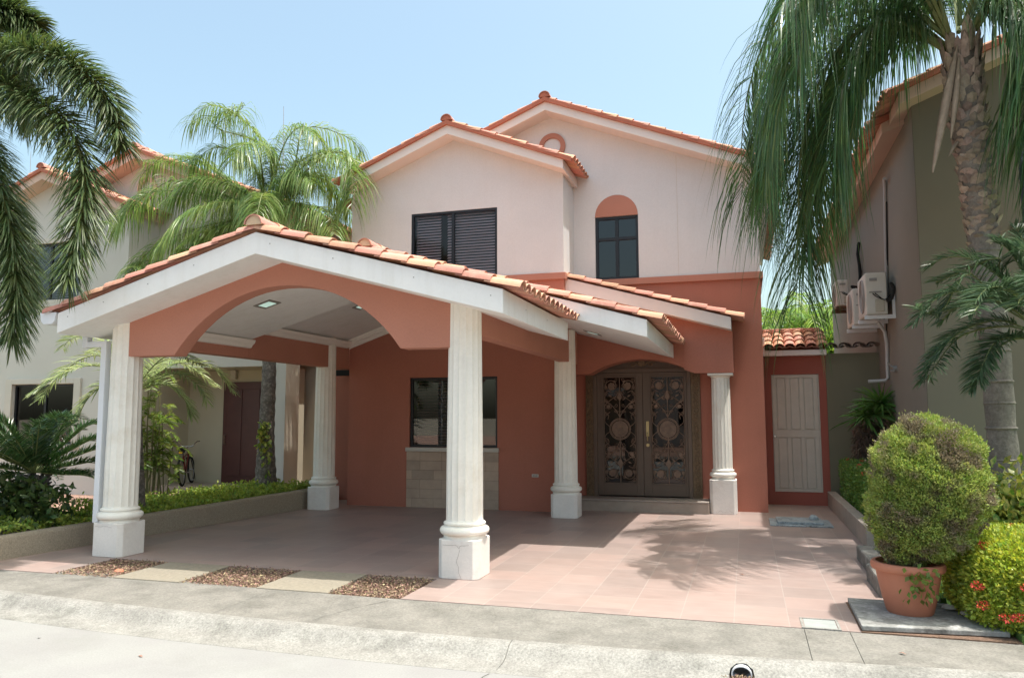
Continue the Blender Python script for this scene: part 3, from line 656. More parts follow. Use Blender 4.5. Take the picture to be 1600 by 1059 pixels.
# arch beam in front
def arch_pts(x0, x1, zs, za, n=24):
    w_ = (x1-x0)/2; h_ = za-zs; rad = (w_*w_+h_*h_)/(2*h_); cx_ = (x0+x1)/2; cz_ = za-rad; a0 = math.asin(w_/rad)
    return [(cx_+rad*math.sin(t), cz_+rad*math.cos(t)) for t in np.linspace(-a0, a0, n)]
b1 = lambda x: 3.55-(.29*(-1.93-x) if x < -1.93 else .273*(x+1.93))-.20
a = MB(); ar = arch_pts(-3.34, -.47, 2.31, 3.055)
a.prism([(-4.2, 2.315)]+ar+[(.2, 2.305), (.2, b1(.2)), (-1.93, b1(-1.93)), (-4.2, b1(-4.2))], .1, .31); a.build('arch_beam', m_beam, H, 0, .006)
a = MB(); a.box(-4.2, -4.0, .312, 2.4, 2.46, 2.74); a.box(-4.2, -4.0, 2.4, 5.42, 2.46, 2.97); a.build('side_beam', m_beam, H, 0, .006)
a = MB(); a.box(.13, .30, .312, 2.4, 2.46, 2.745); a.box(.13, .30, 2.4, 5.42, 2.46, 3.0); a.build('side_beam', m_beam, H, 0, .006)
# crown mouldings
def crown(pts_fn, y0, y1, x, z): pass
cr = lambda x, z, sg=1: [(x, z), (x+sg*.035, z+.012), (x+sg*.045, z+.04), (x+sg*.085, z+.075), (x+sg*.10, z+.12), (x, z+.12)]
a = MB(); a.prism(cr(-3.998, 2.60), .315, 2.43); a.prism(cr(-3.998, 2.84), 2.45, 5.33); a.build('crown_moulding', m_ceil, H, 30)
a = MB()
for q in range(4):
    dz, dy = (.0, .03, .075, .1)[q], (.03, .05, .085, .11)[q]
    zz = lambda x: 3.66-.34*(-2.0-x) if x < -2 else 3.66-.286*(x+2)
    h0 = (-.145, -.115, -.08, -.04)[q]; h1 = (-.115, -.08, -.04, .0)[q]
    a.prism([(-3.99, zz(-3.99)+h0), (-2, zz(-2)+h0), (.12, zz(.12)+h0), (.12, zz(.12)+h1), (-2, zz(-2)+h1), (-3.99, zz(-3.99)+h1)], 5.428-dy, 5.429)
a.build('crown_moulding', m_ceil, H)
# ceiling lights on the left slopes
lens_ = M('light_lens', (.7, .9, .82), .25, .1, 12); lens_.node_tree.nodes['Principled BSDF'].inputs['Emission Color'].default_value = (.6, .9, .8, 1); lens_.node_tree.nodes['Principled BSDF'].inputs['Emission Strength'].default_value = .25
def downlight(x, y, zf, sl):
    z = zf(x); L_ = math.hypot(1, sl); ax = (1/L_, 0, sl/L_); nn = (sl/L_, 0, -1/L_)
    c = Vector((x, y, z))+Vector(nn)*.004
    mb = MB()
    for s1, s2, hx, hy in ((1, 0, .02, .13), (-1, 0, .02, .13), (0, 1, .085, .02), (0, -1, .085, .02)):
        mb.obox(c+Vector(ax)*s1*.105+Vector((0, 1, 0))*s2*.11, ax, (0, 1, 0), nn, hx, hy, .006)
    o = mb.build('ceiling_light', M('light_frame', (.25, .23, .2), .5), H)
    g_ = MB(); g_.obox(c, ax, (0, 1, 0), nn, .084, .09, .004); g_.build('lens', lens_, o)
downlight(-2.87, 1.2, lambda x: 3.55-.235-.29*(-1.93-x), .29); downlight(-2.86, 3.75, lambda x: 3.66-.34*(-2-x), .34)
downlight(.78, 4.3, lambda x: f2(x)-.22, -.286)
# columns
column(H, -4.115, .215, .38, 2.77); column(H, .215, .215, .38, 2.80)
column(H, -4.115, 4.8, .385, 3.0); column(H, .205, 4.9, .365, 2.98)
column(H, 2.6, 6.075, .55, 2.27, .158, .148, cap=2.295)
# porch arch wall
a = MB(); ar = arch_pts(.42, 2.17, 2.315, 2.555)
a.prism([(.08, 2.31)]+ar+[(2.0, 2.31+.0), ] if False else [(.08, 2.315)]+ar+[(2.82, 2.30), (2.82, f3(2.82)-.19), (.08, f3(.08)-.19)], 5.86, 6.285); a.build('porch_arch', m_red, H, 0, .005)
a = MB(); a.prism([(2.03, 2.36), (2.2, 2.298), (2.822, 2.296), (2.822, f3(2.822)-.195), (2.03, f3(2.03)-.205)], 5.84, 5.857); a.build('porch_panel', m_red, H)
# left rear screen wall and its black lamp
a = MB(); a.box(-5.0, -4.004, 6.2, 6.3, 0, 2.9); a.build('screen_wall', m_red, H)
a = MB(); a.box(-4.62, -4.2, 5.96, 6.08, 2.38, 2.49); a.box(-4.5, -4.44, 6.08, 6.2, 2.41, 2.46); a.build('wall_lamp', m_blackm, H, 0, .012)
# step
a = MB(); a.box(.1, 2.375, 5.79, 6.299, -.05, .17); sp = a.build('porch_step', m_step, H, 0, .01)
a = MB(); a.box(.09, 2.375, 5.77, 6.298, .17, .198); a.build('step_tread', M('step_tread', (.33, .285, .25), .6, .1, 6, bump=.15), sp, 0, .008)
# gutter and downpipe
a = MB(); a.prism([(-4.80, 2.80), (-4.78, 2.70), (-4.74, 2.665), (-4.62, 2.665), (-4.58, 2.70), (-4.56, 2.80), (-4.585, 2.80), (-4.60, 2.71), (-4.63, 2.688), (-4.73, 2.688), (-4.755, 2.71), (-4.775, 2.80)], -.4, 2.3)
a.prism([(-4.80, 2.80), (-4.78, 2.70), (-4.74, 2.665), (-4.62, 2.665), (-4.58, 2.70), (-4.56, 2.80)], -.412, -.402); gt = a.build('gutter', m_pvc, H, 0, .004)
a = MB(); a.box(-4.70, -4.36, .13, .20, 2.44, 2.51); a.box(-4.722, -4.648, .126, .204, 2.436, 2.67); a.box(-4.432, -4.353, .122, .208, .36, 2.512); a.build('downpipe', m_pvc, H, 0, .008)

# ---- front door (double leaf with scroll ironwork)
YD = 6.27
D = thing('x', 'x', 'x'); bpy.data.objects.remove(D)
a = MB()
a.box(.402, .47, YD-.03, YD+.06, .2, 2.42); a.box(2.035, 2.1, YD-.03, YD+.06, .2, 2.42); a.box(.47, 2.035, YD-.035, YD+.06, 2.35, 2.42)
a.box(.27, 2.25, YD+.02, YD+.06, 2.42, 2.62)
dr = a.build('front_door', m_door, H, 0, .004)
for xa, xb in ((.266, .40), (2.102, 2.255)):
    a = MB(); a.box(xa, xb, YD-.012, YD+.04, .2, 2.615); a.build('carved_jamb', m_carved, dr); a = MB()
    xm = (xa+xb)/2; z = .28
    while z < 2.5:
        a.tube([(xm+.036*math.cos(t)*(1-.1*t/6), YD-.018, z+.042*math.sin(t)*(1-.1*t/6)) for t in np.linspace(0, 6.2, 14)], .009, 5)
        a.disc((xm, YD-.018, z), (0, 1, 0), .016, .016, 8)
        a.tube([(xm-.045, YD-.016, z+.03), (xm, YD-.022, z+.055), (xm+.045, YD-.016, z+.08)], .007, 5); z += .108
    for x in (xa+.008, xb-.008): a.box(x-.006, x+.006, YD-.02, YD-.012, .2, 2.6)
    a.build('carving', m_carved, dr, 40)
a = MB()      # ornament over the door
for sg in (-1, 1):
    a.tube([(1.27+sg*(.16+.07*(1-t/9)*math.cos(t)), YD+.0, 2.50+.055*(1-t/9)*math.sin(t)) for t in np.linspace(0, 8.5, 26)], .012, 6)
    a.tube([(1.27+sg*.05, YD, 2.47), (1.27+sg*.1, YD-.01, 2.525), (1.27+sg*.2, YD, 2.55)], .013, 6)
a.disc((1.27, YD+.005, 2.51), (0, 1, 0), .06, .03, 16); a.disc((1.27, YD-.008, 2.51), (0, 1, 0), .03, .03, 12); a.build('crest', m_carved, dr, 40)
def spiral(c, r, turns, sg, s2, ph=0, n=26, y=YD, w=.008):
    return [(c[0]+sg*r*(1-.82*t)*math.cos(ph+turns*2*math.pi*t), y, c[1]+s2*r*(1-.82*t)*math.sin(ph+turns*2*math.pi*t)) for t in np.linspace(0, 1, n)]
def leaf_door(x0, x1, gx0, gx1, z0=.2, z1=2.345, g0=.44, g1=2.265):
    f = MB(); y0, y1 = YD-.01, YD+.045
    f.box(x0, gx0, y0, y1, z0+.02, z1); f.box(gx1, x1, y0, y1, z0+.02, z1); f.box(gx0, gx1, y0, y1, z0+.02, g0); f.box(gx0, gx1, y0, y1, g1, z1)
    for w_ in (.012,):                             # raised bead round the glass
        f.box(gx0-.03, gx0-.008, y0-.008, y0, g0-.03, g1+.03); f.box(gx1+.008, gx1+.03, y0-.008, y0, g0-.03, g1+.03)
        f.box(gx0-.008, gx1+.008, y0-.008, y0, g0-.03, g0-.008); f.box(gx0-.008, gx1+.008, y0-.008, y0, g1+.008, g1+.03)
    o = f.build('door_leaf', m_door, dr, 0, .003)
    g_ = MB(); g_.quad((gx0, YD+.03, g0), (gx1, YD+.03, g0), (gx1, YD+.03, g1), (gx0, YD+.03, g1)); g_.build('glass', m_glass_door, dr)
    q = MB(); cx_ = (gx0+gx1)/2; hw = (gx1-gx0)/2; T = lambda p, r=.008, n=5: q.tube(p, r, n)
    yg = YD+.005
    T([(gx0+.01, yg, g0), (gx0+.01, yg, g1)], .006); T([(gx1-.01, yg, g0), (gx1-.01, yg, g1)], .006)
    T([(cx_, yg, g0), (cx_, yg, g1)], .009)
    zc = 1.365
    for r in (.185, .165): T([(cx_+r*math.cos(t), yg, zc+r*math.sin(t)) for t in np.linspace(0, 2*math.pi, 33)], .009)
    q.disc((cx_, yg, zc), (0, 1, 0), .145, .02, 28); q.disc((cx_, yg-.014, zc), (0, 1, 0), .05, .02, 16); q.disc((cx_, yg-.024, zc), (0, 1, 0), .022, .02, 12)
    for k_ in range(12):
        t = k_*math.pi/6; q.disc((cx_+.1*math.cos(t), yg-.012, zc+.1*math.sin(t)), (0, 1, 0), .021, .02, 8); q.disc((cx_+.175*math.cos(t), yg-.006, zc+.175*math.sin(t)), (0, 1, 0), .012, .016, 6)
    for sg in (-1, 1):
        for (zz, s2) in ((2.12, 1), (.60, -1)):
            rx_ = cx_+sg*hw*.5
            T([(p[0], yg, p[2]) for p in spiral((rx_, zz), .115, 1.6, sg, s2, -.5)], .009)
            q.disc((rx_, yg-.006, zz), (0, 1, 0), .055, .02, 14); q.disc((rx_, yg-.016, zz), (0, 1, 0), .022, .02, 8)
            for k_ in range(7): q.disc((rx_+.048*math.cos(k_*.9), yg-.01, zz+.048*math.sin(k_*.9)), (0, 1, 0), .018, .018, 7)
        for (zz, s2) in ((1.76, 1), (.93, -1)):
            rx_ = cx_+sg*hw*.68
            T(spiral((rx_, zz), .07, 1.4, sg, s2, .3, 20, yg), .007); q.disc((rx_, yg-.006, zz), (0, 1, 0), .03, .018, 10)
            # long S stems from the axis out to the rosettes
            zA = zc+s2*.2; 
            T([tuple(p) for p in catmull([(cx_, yg, zA), (cx_+sg*.05, yg, zA+s2*.10), (cx_+sg*hw*.45, yg, zA+s2*.20), (cx_+sg*hw*.9, yg, zA+s2*.30), (cx_+sg*hw*.8, yg, zA+s2*.46), (cx_+sg*hw*.5, yg, zA+s2*.44)], 22)], .008)
            T([tuple(p) for p in catmull([(cx_, yg, zA+s2*.48), (cx_+sg*.06, yg, zA+s2*.38), (cx_+sg*hw*.6, yg, zA+s2*.30), (cx_+sg*hw*.95, yg, zA+s2*.2), (cx_+sg*hw*.85, yg, zA+s2*.06), (cx_+sg*hw*.6, yg, zA+s2*.10)], 22)], .008)
            T([tuple(p) for p in catmull([(cx_+sg*.19, yg, zc+s2*.05), (cx_+sg*hw*.92, yg, zc+s2*.12), (cx_+sg*hw*.9, yg, zc+s2*.22), (cx_+sg*hw*.7, yg, zc+s2*.24), (cx_+sg*hw*.75, yg, zc+s2*.17)], 16)], .007)
            # acanthus leaves
            for (dx, dz, an) in ((.06, .30, .9), (.13, .36, .5), (.2, .24, 1.2), (.1, .52, .7), (.22, .50, 1.3), (.05, .62, .4)):
                p0 = Vector((cx_+sg*dx, yg-.004, zA+s2*dz)); dv = Vector((sg*math.cos(an), 0, s2*math.sin(an))); sv = Vector((-dv.z, 0, dv.x))
                q.add([tuple(p0), tuple(p0+dv*.035+sv*.016+Vector((0, -.01, 0))), tuple(p0+dv*.08), tuple(p0+dv*.035-sv*.016+Vector((0, -.01, 0)))], [(0, 1, 2, 3)])
    for k_ in range(16):
        for sg in (-1, 1):
            zz = g0+.06+(g1-g0-.12)*k_/15
            if abs(zz-zc) < .16: continue
            T(spiral((cx_+sg*hw*.84, zz), .038, 1.3, -sg, 1 if k_ % 2 else -1, .4, 14, yg-.004), .0055, 4)
            T(spiral((cx_+sg*hw*.22, zz+.03), .034, 1.2, sg, -1 if k_ % 2 else 1, .2, 14, yg-.004), .005, 4)
    for k_ in range(24):
        t = k_*math.pi/12; q.add([(cx_+.055*math.cos(t), yg-.02, zc+.055*math.sin(t)), (cx_+.095*math.cos(t+.1), yg-.012, zc+.095*math.sin(t+.1)), (cx_+.14*math.cos(t), yg-.02, zc+.14*math.sin(t)), (cx_+.095*math.cos(t-.1), yg-.012, zc+.095*math.sin(t-.1))], [(0, 1, 2, 3)])
    for zz, s2 in ((1.93, 1), (.78, -1)):           # diamond bud on the axis
        q.add([(cx_, yg-.004, zz+s2*.10), (cx_+.045, yg-.02, zz), (cx_, yg-.004, zz-s2*.09), (cx_-.045, yg-.02, zz)], [(0, 1, 2, 3)])
        T([(cx_-.1, yg, zz-s2*.26), (cx_+.1, yg, zz-s2*.26)], .007)
    q.build('grille', m_iron, dr, 40)
leaf_door(.472, 1.272, .585, 1.155); leaf_door(1.278, 2.033, 1.415, 1.985)
a = MB(); a.box(1.327, 1.377, YD-.026, YD-.018, 1.24, 1.5); a.disc((1.352, YD-.03, 1.09), (0, 1, 0), .03, .016, 16); a.tube([(1.352, YD-.026, 1.30), (1.352, YD-.065, 1.30), (1.352, YD-.07, 1.2), (1.352, YD-.05, 1.16)], .009, 8)
a.disc((1.352, YD-.028, 1.45), (0, 1, 0), .016, .016, 12); a.build('door_handle', m_brass, dr, 40, .002)
a = MB(); a.box(.2, 2.3, 7.2, 7.25, 0, 3); a.build('dark_hall_backing', m_dark, dr)  # near-black sheet behind the door glass stands for the unlit hall

# ================================================================== GATE WALL, GREY WALL
t = thing('boundary_wall', 'salmon side wall with clay tile coping and white gate', 'wall', (3.8, 7.6, 0))
a = MB(); hg = (3.455, 4.27, .225, 2.335); panel(a, 3.304, 4.392, 0, 2.70, 7.57, [hg], .05); a.quad((4.392, 7.57, 0), (4.392, 7.9, 0), (4.392, 7.9, 2.7), (4.392, 7.57, 2.7)); a.build('wall', M('gate_wall_red', (.36, .115, .085), .88, .07, .9, bump=.12, stain=.15, stcol=(.3, .12, .1)), t)
a = MB(); x0, x1 = 3.46, 4.265; yg = 7.585
a.box(x0-.01, x1+.01, yg+.022, yg+.04, .215, 2.345)
a.box(x0, x1, yg, yg+.018, 1.20, 1.335); a.box(x0, x1, yg, yg+.018, .23, .285); a.box(x0, x1, yg, yg+.018, 2.275, 2.33)
for i in range(4):
    xx = x0+.005+(x1-x0-.10)*i/3; 
    a.box(xx, xx+.07, yg, yg+.0175, 1.336, 2.274); a.box(xx, xx+.07, yg, yg+.0175, .286, 1.199)
for i in range(3):
    xx = x0+.005+(x1-x0-.10)*i/3+.07; wd = (x1-x0-.10)/3-.07
    a.box(xx+.014, xx+wd-.014, yg+.004, yg+.0178, 1.35, 2.26); a.box(xx+.014, xx+wd-.014, yg+.004, yg+.0178, .3, 1.185)
gt = a.build('gate', m_gate, t, 0, .003)
a = MB(); a.disc((3.485, yg-.02, 1.22), (0, 1, 0), .014, .04, 12); a.build('knob', M('steel', (.7, .7, .7), .25, metal=.9), gt, 40)
a = MB(); ln_ = math.hypot(.85, .36); tile_plane(a, (3.42, 7.34, 2.765), (0, .85, .36), (1, 0, 0), (0, -.36, .85), .92, .92, pitch=.2, expo=.26); cp = a.build('roof_tiles', m_roof, t, 40)
a = MB(); a.box(3.31, 4.40, 7.36, 7.56, 2.665, 2.762); a.box(3.304, 3.36, 7.36, 7.9, 2.762, 3.0); a.build('fascia', m_pinkwhite, cp, 0, .006)
a = MB(); a.prism([(7.58, 2.7), (8.3, 2.7), (8.3, 3.1), (7.58, 2.80)], 3.31, 4.40, 'X'); a.build('coping_base', m_verge, cp)
a = MB(); a.box(3.33, 4.38, 8.12, 8.34, 3.155, 3.235); a.build('ridge_tile', m_roof, cp, 0, .02)
t = thing('boundary_wall', 'dull grey boundary wall with dark weathered tile coping right of the gate', 'wall', (4.85, 7.6, 0))
a = MB(); a.box(4.395, 5.28, 7.575, 7.8, 0, 2.70); a.build('wall', m_greywall, t)
a = MB(); tile_plane(a, (4.50, 7.42, 2.75), (0, 1, .12), (1, 0, 0), (0, -.12, 1), .36, .70, pitch=.2, expo=.3); a.build('roof_tiles', m_oldroof, t, 40)

# ================================================================== NEIGHBOUR HOUSES
HL = shell('pale grey neighbouring house with recessed porch at the left edge', (-9.15, -.1, 0), m_nwhite, m_nwhite, m_nwhite, m_npeach, right_wall=True, win_glass=m_glass_dark, ringm=m_npeach)
o3 = (-9.15, -.1, 0)
a = MB(o3)
# flank wall facing us with a recessed bay, and the porch recess
X = 3.3
a.quad((X, 6.3, 2.76), (X, 14, 2.76), (X, 14, 5.72), (X, 6.3, 5.72)); a.quad((X, 6.3, 0), (X, 6.80, 0), (X, 6.80, 2.76), (X, 6.3, 2.76)); a.quad((X, 7.62, 0), (X, 14, 0), (X, 14, 2.76), (X, 7.62, 2.76))
a.quad((X-.5, 6.80, 0), (X-.5, 7.62, 0), (X-.5, 7.62, 2.76), (X-.5, 6.80, 2.76)); a.quad((X, 6.8, 0), (X-.5, 6.8, 0), (X-.5, 6.8, 2.76), (X, 6.8, 2.76)); a.quad((X, 7.62, 0), (X-.5, 7.62, 0), (X-.5, 7.62, 2.76), (X, 7.62, 2.76)); a.quad((X, 6.8, 2.76), (X, 7.62, 2.76), (X-.5, 7.62, 2.76), (X-.5, 6.8, 2.76))
a.build('side_wall', M('flank_cream', (.58, .52, .42), .9, .05, .8, bump=.1), HL)
a = MB(o3); a.quad((.075, 6.3, 2.62), (3.05, 6.3, 2.62), (3.05, 7.4, 2.62), (.075, 7.4, 2.62)); a.quad((.075, 7.4, 0), (3.05, 7.4, 0), (3.05, 7.4, 2.62), (.075, 7.4, 2.62))
a.quad((.085, 5.6, 0), (.085, 7.4, 0), (.085, 7.4, 2.62), (.085, 6.3, 2.62), (.085, 5.6, 2.62)); a.quad((3.05, 6.32, 0), (3.05, 7.4, 0), (3.05, 7.4, 2.62), (3.05, 6.32, 2.62)); a.build('porch_wall', m_ncream, HL)
dl = MB(o3); dl.box(1.03, 2.07, 7.36, 7.395, .15, 2.36); dl.box(1.13, 1.52, 7.345, 7.36, .3, 2.2); dl.box(1.60, 1.97, 7.345, 7.36, .3, 2.2); do = dl.build('door', m_brownd, HL, 0, .006)
a = MB(o3); a.tube([(1.12, 7.35, 1.2), (1.12, 7.3, 1.2), (1.12, 7.3, 1.0), (1.12, 7.35, 1.0)], .012, 6); a.build('handle', m_iron, do)
a = MB(o3); a.box(1.22, 1.36, 7.3, 7.395, 2.42, 2.62); a.build('porch_lamp', M('lamp_glass', (.55, .5, .42), .4), HL, 0, .02)
for z0, z1 in ((.96, 2.40), (3.98, 5.40)):
    a = MB(o3)      # raised surround of each window
    a.box(-2.96, -2.785, 5.38, 5.428, z0, z1); a.box(-1.12, -.95, 5.38, 5.428, z0, z1); a.box(-2.785, -1.12, 5.38, 5.428, z1-.11, z1); a.box(-2.785, -1.12, 5.38, 5.428, z0, z0+.085)
    a.build('window_surround', m_sill, HL, 0, .006)
for (x, y, z0, z1, i) in ((-7.93, 9, 6.0, 9.4, 0), (-16.15, 9, 6, 9.1, 1)):
    a = MB(); a.tube([(x, y, z0), (x+.01, y, (z0+z1)/2), (x-.03, y, z1)], [.012, .009, .005], 5); a.build('antenna', m_acd, HL)
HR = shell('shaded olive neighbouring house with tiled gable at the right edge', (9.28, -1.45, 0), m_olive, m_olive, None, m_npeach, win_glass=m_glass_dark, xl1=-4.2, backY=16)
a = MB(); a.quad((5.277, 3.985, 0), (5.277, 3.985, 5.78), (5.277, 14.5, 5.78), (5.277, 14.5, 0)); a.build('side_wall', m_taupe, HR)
a = MB((9.28, -1.45, 0)); a.box(-2.84, -1.06, 5.36, 5.428, .975, 1.048); a.box(-2.9, -1.0, 5.36, 5.428, 4.0, 4.05); a.build('window_sill', m_white, HR, 0, .004)
# ---- air conditioners on the side wall
def ac(x1, y0, z0, w, h, dep, label, fan=True):
    t = thing('air_conditioner', label, 'air conditioner', (x1, y0, z0), 'outdoor air conditioner units on the side wall')
    x0 = x1-dep; b = MB(); b.box(x0, x1, y0, y0+w, z0, z0+h); b.build('casing', m_acw, t, 0, .02)
    f = MB(); f.tube([(x0-.006, y0+w*.42+.24*math.cos(q)*h/.65, z0+h/2+.26*math.sin(q)*h/.65) for q in np.linspace(0, 2*math.pi, 33)[:-1]], .012, 6, True)
    for r in np.linspace(.05, .22, 6)*h/.65: f.tube([(x0-.006, y0+w*.42+r*math.cos(q), z0+h/2+r*math.sin(q)) for q in np.linspace(0, 2*math.pi, 25)[:-1]], .004, 4, True)
    f.disc((x0-.002, y0+w*.42, z0+h/2), (1, 0, 0), .23*h/.65, .006, 32); f.build('fan_grille', m_acd, t, 40)
    s_ = MB(); s_.box(x0+.06, x0+.17, y0-.012, y0-.001, z0+h*.80, z0+h*.87); s_.box(x0+.05, x1-.08, y0-.012, y0-.001, z0+h*.52, z0+h*.55); s_.build('side_handle', m_acd, t, 0, .004)
    v = MB(); v.box(x0+.13, x1-.05, y0-.02, y0-.001, z0+.04, z0+h*.36); v.build('valve_cover', M('valve_cover', (.5, .46, .38), .6), t, 0, .008)
    k = MB()
    for i in range(2): k.tube([tuple(p) for p in catmull([(x0+.10+.03*i, y0-.02, z0+h*.5), (x0+.14+.04*i, y0-.05, z0+h*.42), (x0+.26, y0-.06, z0+h*.33), (x1+.05, y0-.04, z0+h*(.38+.08*i))], 12)], .008, 5)
    k.tube([tuple(p) for p in catmull([(x1-.02, y0-.03, z0+h*.3), (x1+.05, y0-.06, z0+h*.35), (x1+.09, y0-.05, z0+h*.6), (x1+.05, y0-.03, z0+h*.72), (5.25, y0, z0+h*.62)], 16)], .022, 8); k.build('cable', m_blackm, t, 40)
    for yy in (y0+.06, y0+w-.1): kk = MB(); kk.box(x0-.02, 5.277, yy, yy+.04, z0-.065, z0-.002); kk.box(5.235, 5.277, yy, yy+.04, z0-.002, z0+.5*h); kk.build('bracket', m_pvc if h > .6 else m_chipbase, t, 0, .004)
    return t
ac(5.16, 5.75, 3.16, .85, .66, .31, 'large white air conditioner nearest the camera on the taupe wall')
ac(5.14, 6.85, 3.13, .85, .62, .34, 'white air conditioner half hidden behind the nearest large unit')
ac(4.95, 8.5, 3.68, .75, .5, .22, 'smallest far air conditioner high on the taupe wall')
t = thing('conduit_pipe', 'grey conduit pipe running down the taupe wall past the air conditioners', 'pipe', (5.26, 6.4, 2.2))
a = MB(); a.tube([(5.2, 5.72, 5.3), (5.22, 5.85, 5.33), (5.25, 6.0, 5.25), (5.25, 6.15, 4.6), (5.25, 6.3, 3.6), (5.25, 6.5, 3.3)], .028, 10); a.build('upper_pipe', M('grey_pipe', (.36, .36, .37), .5), t, 50)
a = MB(); a.tube([(5.1, 6.35, 3.1), (5.2, 6.4, 2.95), (5.24, 6.5, 2.75), (5.25, 6.62, 2.35), (5.25, 6.62, 2.2), (5.2, 6.62, 2.16), (4.95, 6.62, 2.15)], .028, 10); a.build('lower_pipe', M('pale_pipe', (.5, .5, .5), .5), t, 50)
a = MB(); a.tube([(5.26, 6.0, 5.0), (5.26, 6.25, 3.9), (5.26, 6.56, 3.2), (5.26, 6.70, 2.2)], .012, 6); a.build('cable', m_blackm, t)
a = MB(); a.tube([(5.25, 9.1, 5.0), (5.2, 8.95, 4.75), (5.24, 9.0, 4.4), (5.22, 9.0, 4.2)], .03, 8); a.tube([(5.25, 9.25, 5.0), (5.24, 9.15, 4.5), (5.24, 9.1, 4.1)], .02, 8)
tag(a.build('cable_bundle', m_blackm, None, 40), 'dark cable bundle above the small far air conditioner', 'cable')
a = MB(); a.disc((5.25, 5.98, 2.32), (1, 0, 0), .05, .06, 12); a.box(5.19, 5.24, 5.93, 6.03, 2.27, 2.3); a.tube([(5.22, 5.98, 2.34), (5.15, 5.98, 2.42)], .014, 6)
tag(a.build('wall_tap', m_acd, None, 40), 'small grey wall tap fixture on the taupe wall above the dracaena', 'wall tap')

# ================================================================== BICYCLE
B = thing('bicycle', 'small dark bicycle with yellow saddle reflector leaning in the neighbouring porch', 'bicycle', (-8.5, 6.7, .15))
p0 = Vector((-8.33, 6.3, 0)); hd = Vector((-.46, .89, 0)).normalized(); sd_ = Vector((hd.y, -hd.x, 0)); upz = Vector((0, 0, 1))
tilt = .10
def bp(f, s_, z): return tuple(p0+hd*f+sd_*(s_-z*tilt)+upz*(.15+z))
rw = .275
for nm, fx in (('wheel', 0), ('wheel', .88)):
    a = MB(); a.tube([bp(fx+rw*math.cos(q), 0, rw+.02+rw*math.sin(q)) for q in np.linspace(0, 2*math.pi, 33)[:-1]], .024, 8, True); wo = a.build('wheel', m_blackm, B, 60)
    a = MB(); a.tube([bp(fx+(rw-.03)*math.cos(q), 0, rw+.02+(rw-.03)*math.sin(q)) for q in np.linspace(0, 2*math.pi, 33)[:-1]], .009, 6, True)
    for k_ in range(14): q = k_*2*math.pi/14; a.tube([bp(fx, 0, rw+.02), bp(fx+(rw-.03)*math.cos(q), 0, rw+.02+(rw-.03)*math.sin(q))], .002, 3)
    a.tube([bp(fx, -.05, rw+.02), bp(fx, .05, rw+.02)], .018, 8); a.build('rim', M('alu', (.35, .35, .35), .35, metal=.8), wo, 60)
fr = MB(); T = lambda A, r=.016: fr.tube([bp(*p) for p in A], r, 8)
T([(.36, 0, .27), (.70, 0, .60)]); T([(.36, 0, .27), (.26, 0, .62)]); T([(.27, 0, .58), (.69, 0, .66)]); T([(.36, .03, .27), (0, .05, .295)], .009); T([(.36, -.03, .27), (0, -.05, .295)], .009)
T([(.27, .02, .56), (0, .05, .295)], .008); T([(.27, -.02, .56), (0, -.05, .295)], .008); T([(.69, 0, .69), (.72, 0, .56)], .02)
fr.build('frame', M('maroon_paint', (.16, .02, .02), .3), B, 60)
a = MB(); a.tube([bp(.72, .045, .56), bp(.88, .05, .295)], .011, 6); a.tube([bp(.72, -.045, .56), bp(.88, -.05, .295)], .011, 6); a.tube([bp(.72, -.05, .56), bp(.72, .05, .56)], .014, 6); a.build('fork', m_blackm, B, 60)
a = MB(); a.tube([bp(.68, 0, .68), bp(.66, 0, .80)], .013, 6); a.tube([tuple(p) for p in catmull([bp(.60, -.28, .92), bp(.66, -.20, .90), bp(.68, -.10, .81), bp(.66, 0, .80), bp(.68, .10, .81), bp(.66, .20, .90), bp(.60, .28, .92)], 20)], .012, 6); a.build('handlebar', M('chrome', (.5, .5, .5), .2, metal=.9), B, 60)
a = MB(); a.tube([bp(.26, 0, .6), bp(.245, 0, .72)], .012, 6); a.tube([bp(.12, 0, .73), bp(.2, 0, .745), bp(.32, 0, .74), bp(.42, 0, .73)], [.06, .075, .035, .018], 8); sdl = a.build('saddle', m_blackm, B, 60)
a = MB(); a.obox(bp(.05, 0, .70), hd, sd_, upz, .008, .035, .018); a.build('reflector', M('yellow_reflector', (.8, .5, .02), .2), sdl)
a = MB(); a.tube([bp(.36, -.08, .27), bp(.36, .08, .27)], .014, 6); a.tube([bp(.36, .08, .27), bp(.36, .09, .12)], .009, 5); a.tube([bp(.36, -.08, .27), bp(.36, -.09, .42)], .009, 5); a.obox(bp(.36, .13, .11), hd, sd_, upz, .03, .04, .01); a.obox(bp(.36, -.13, .43), hd, sd_, upz, .03, .04, .01); a.build('pedal_crank', m_acd, B)

# ================================================================== PALMS
def trunk(parent, pts, rads, mat, rings=0, n=24, name='trunk'):
    C = catmull(pts, 90); rr = np.interp(np.linspace(0, 1, 90), np.linspace(0, 1, len(rads)), rads); mb = MB(); rs = []
    for i, r in enumerate(rr):
        rs.append(float(r*(1+(.035*math.sin(i*rings*.9)+.02*random.uniform(-1, 1) if rings else .02*random.uniform(-1, 1)))))
    mb.tube([tuple(c) for c in C], rs, n); return mb.build(name, mat, parent, 60)
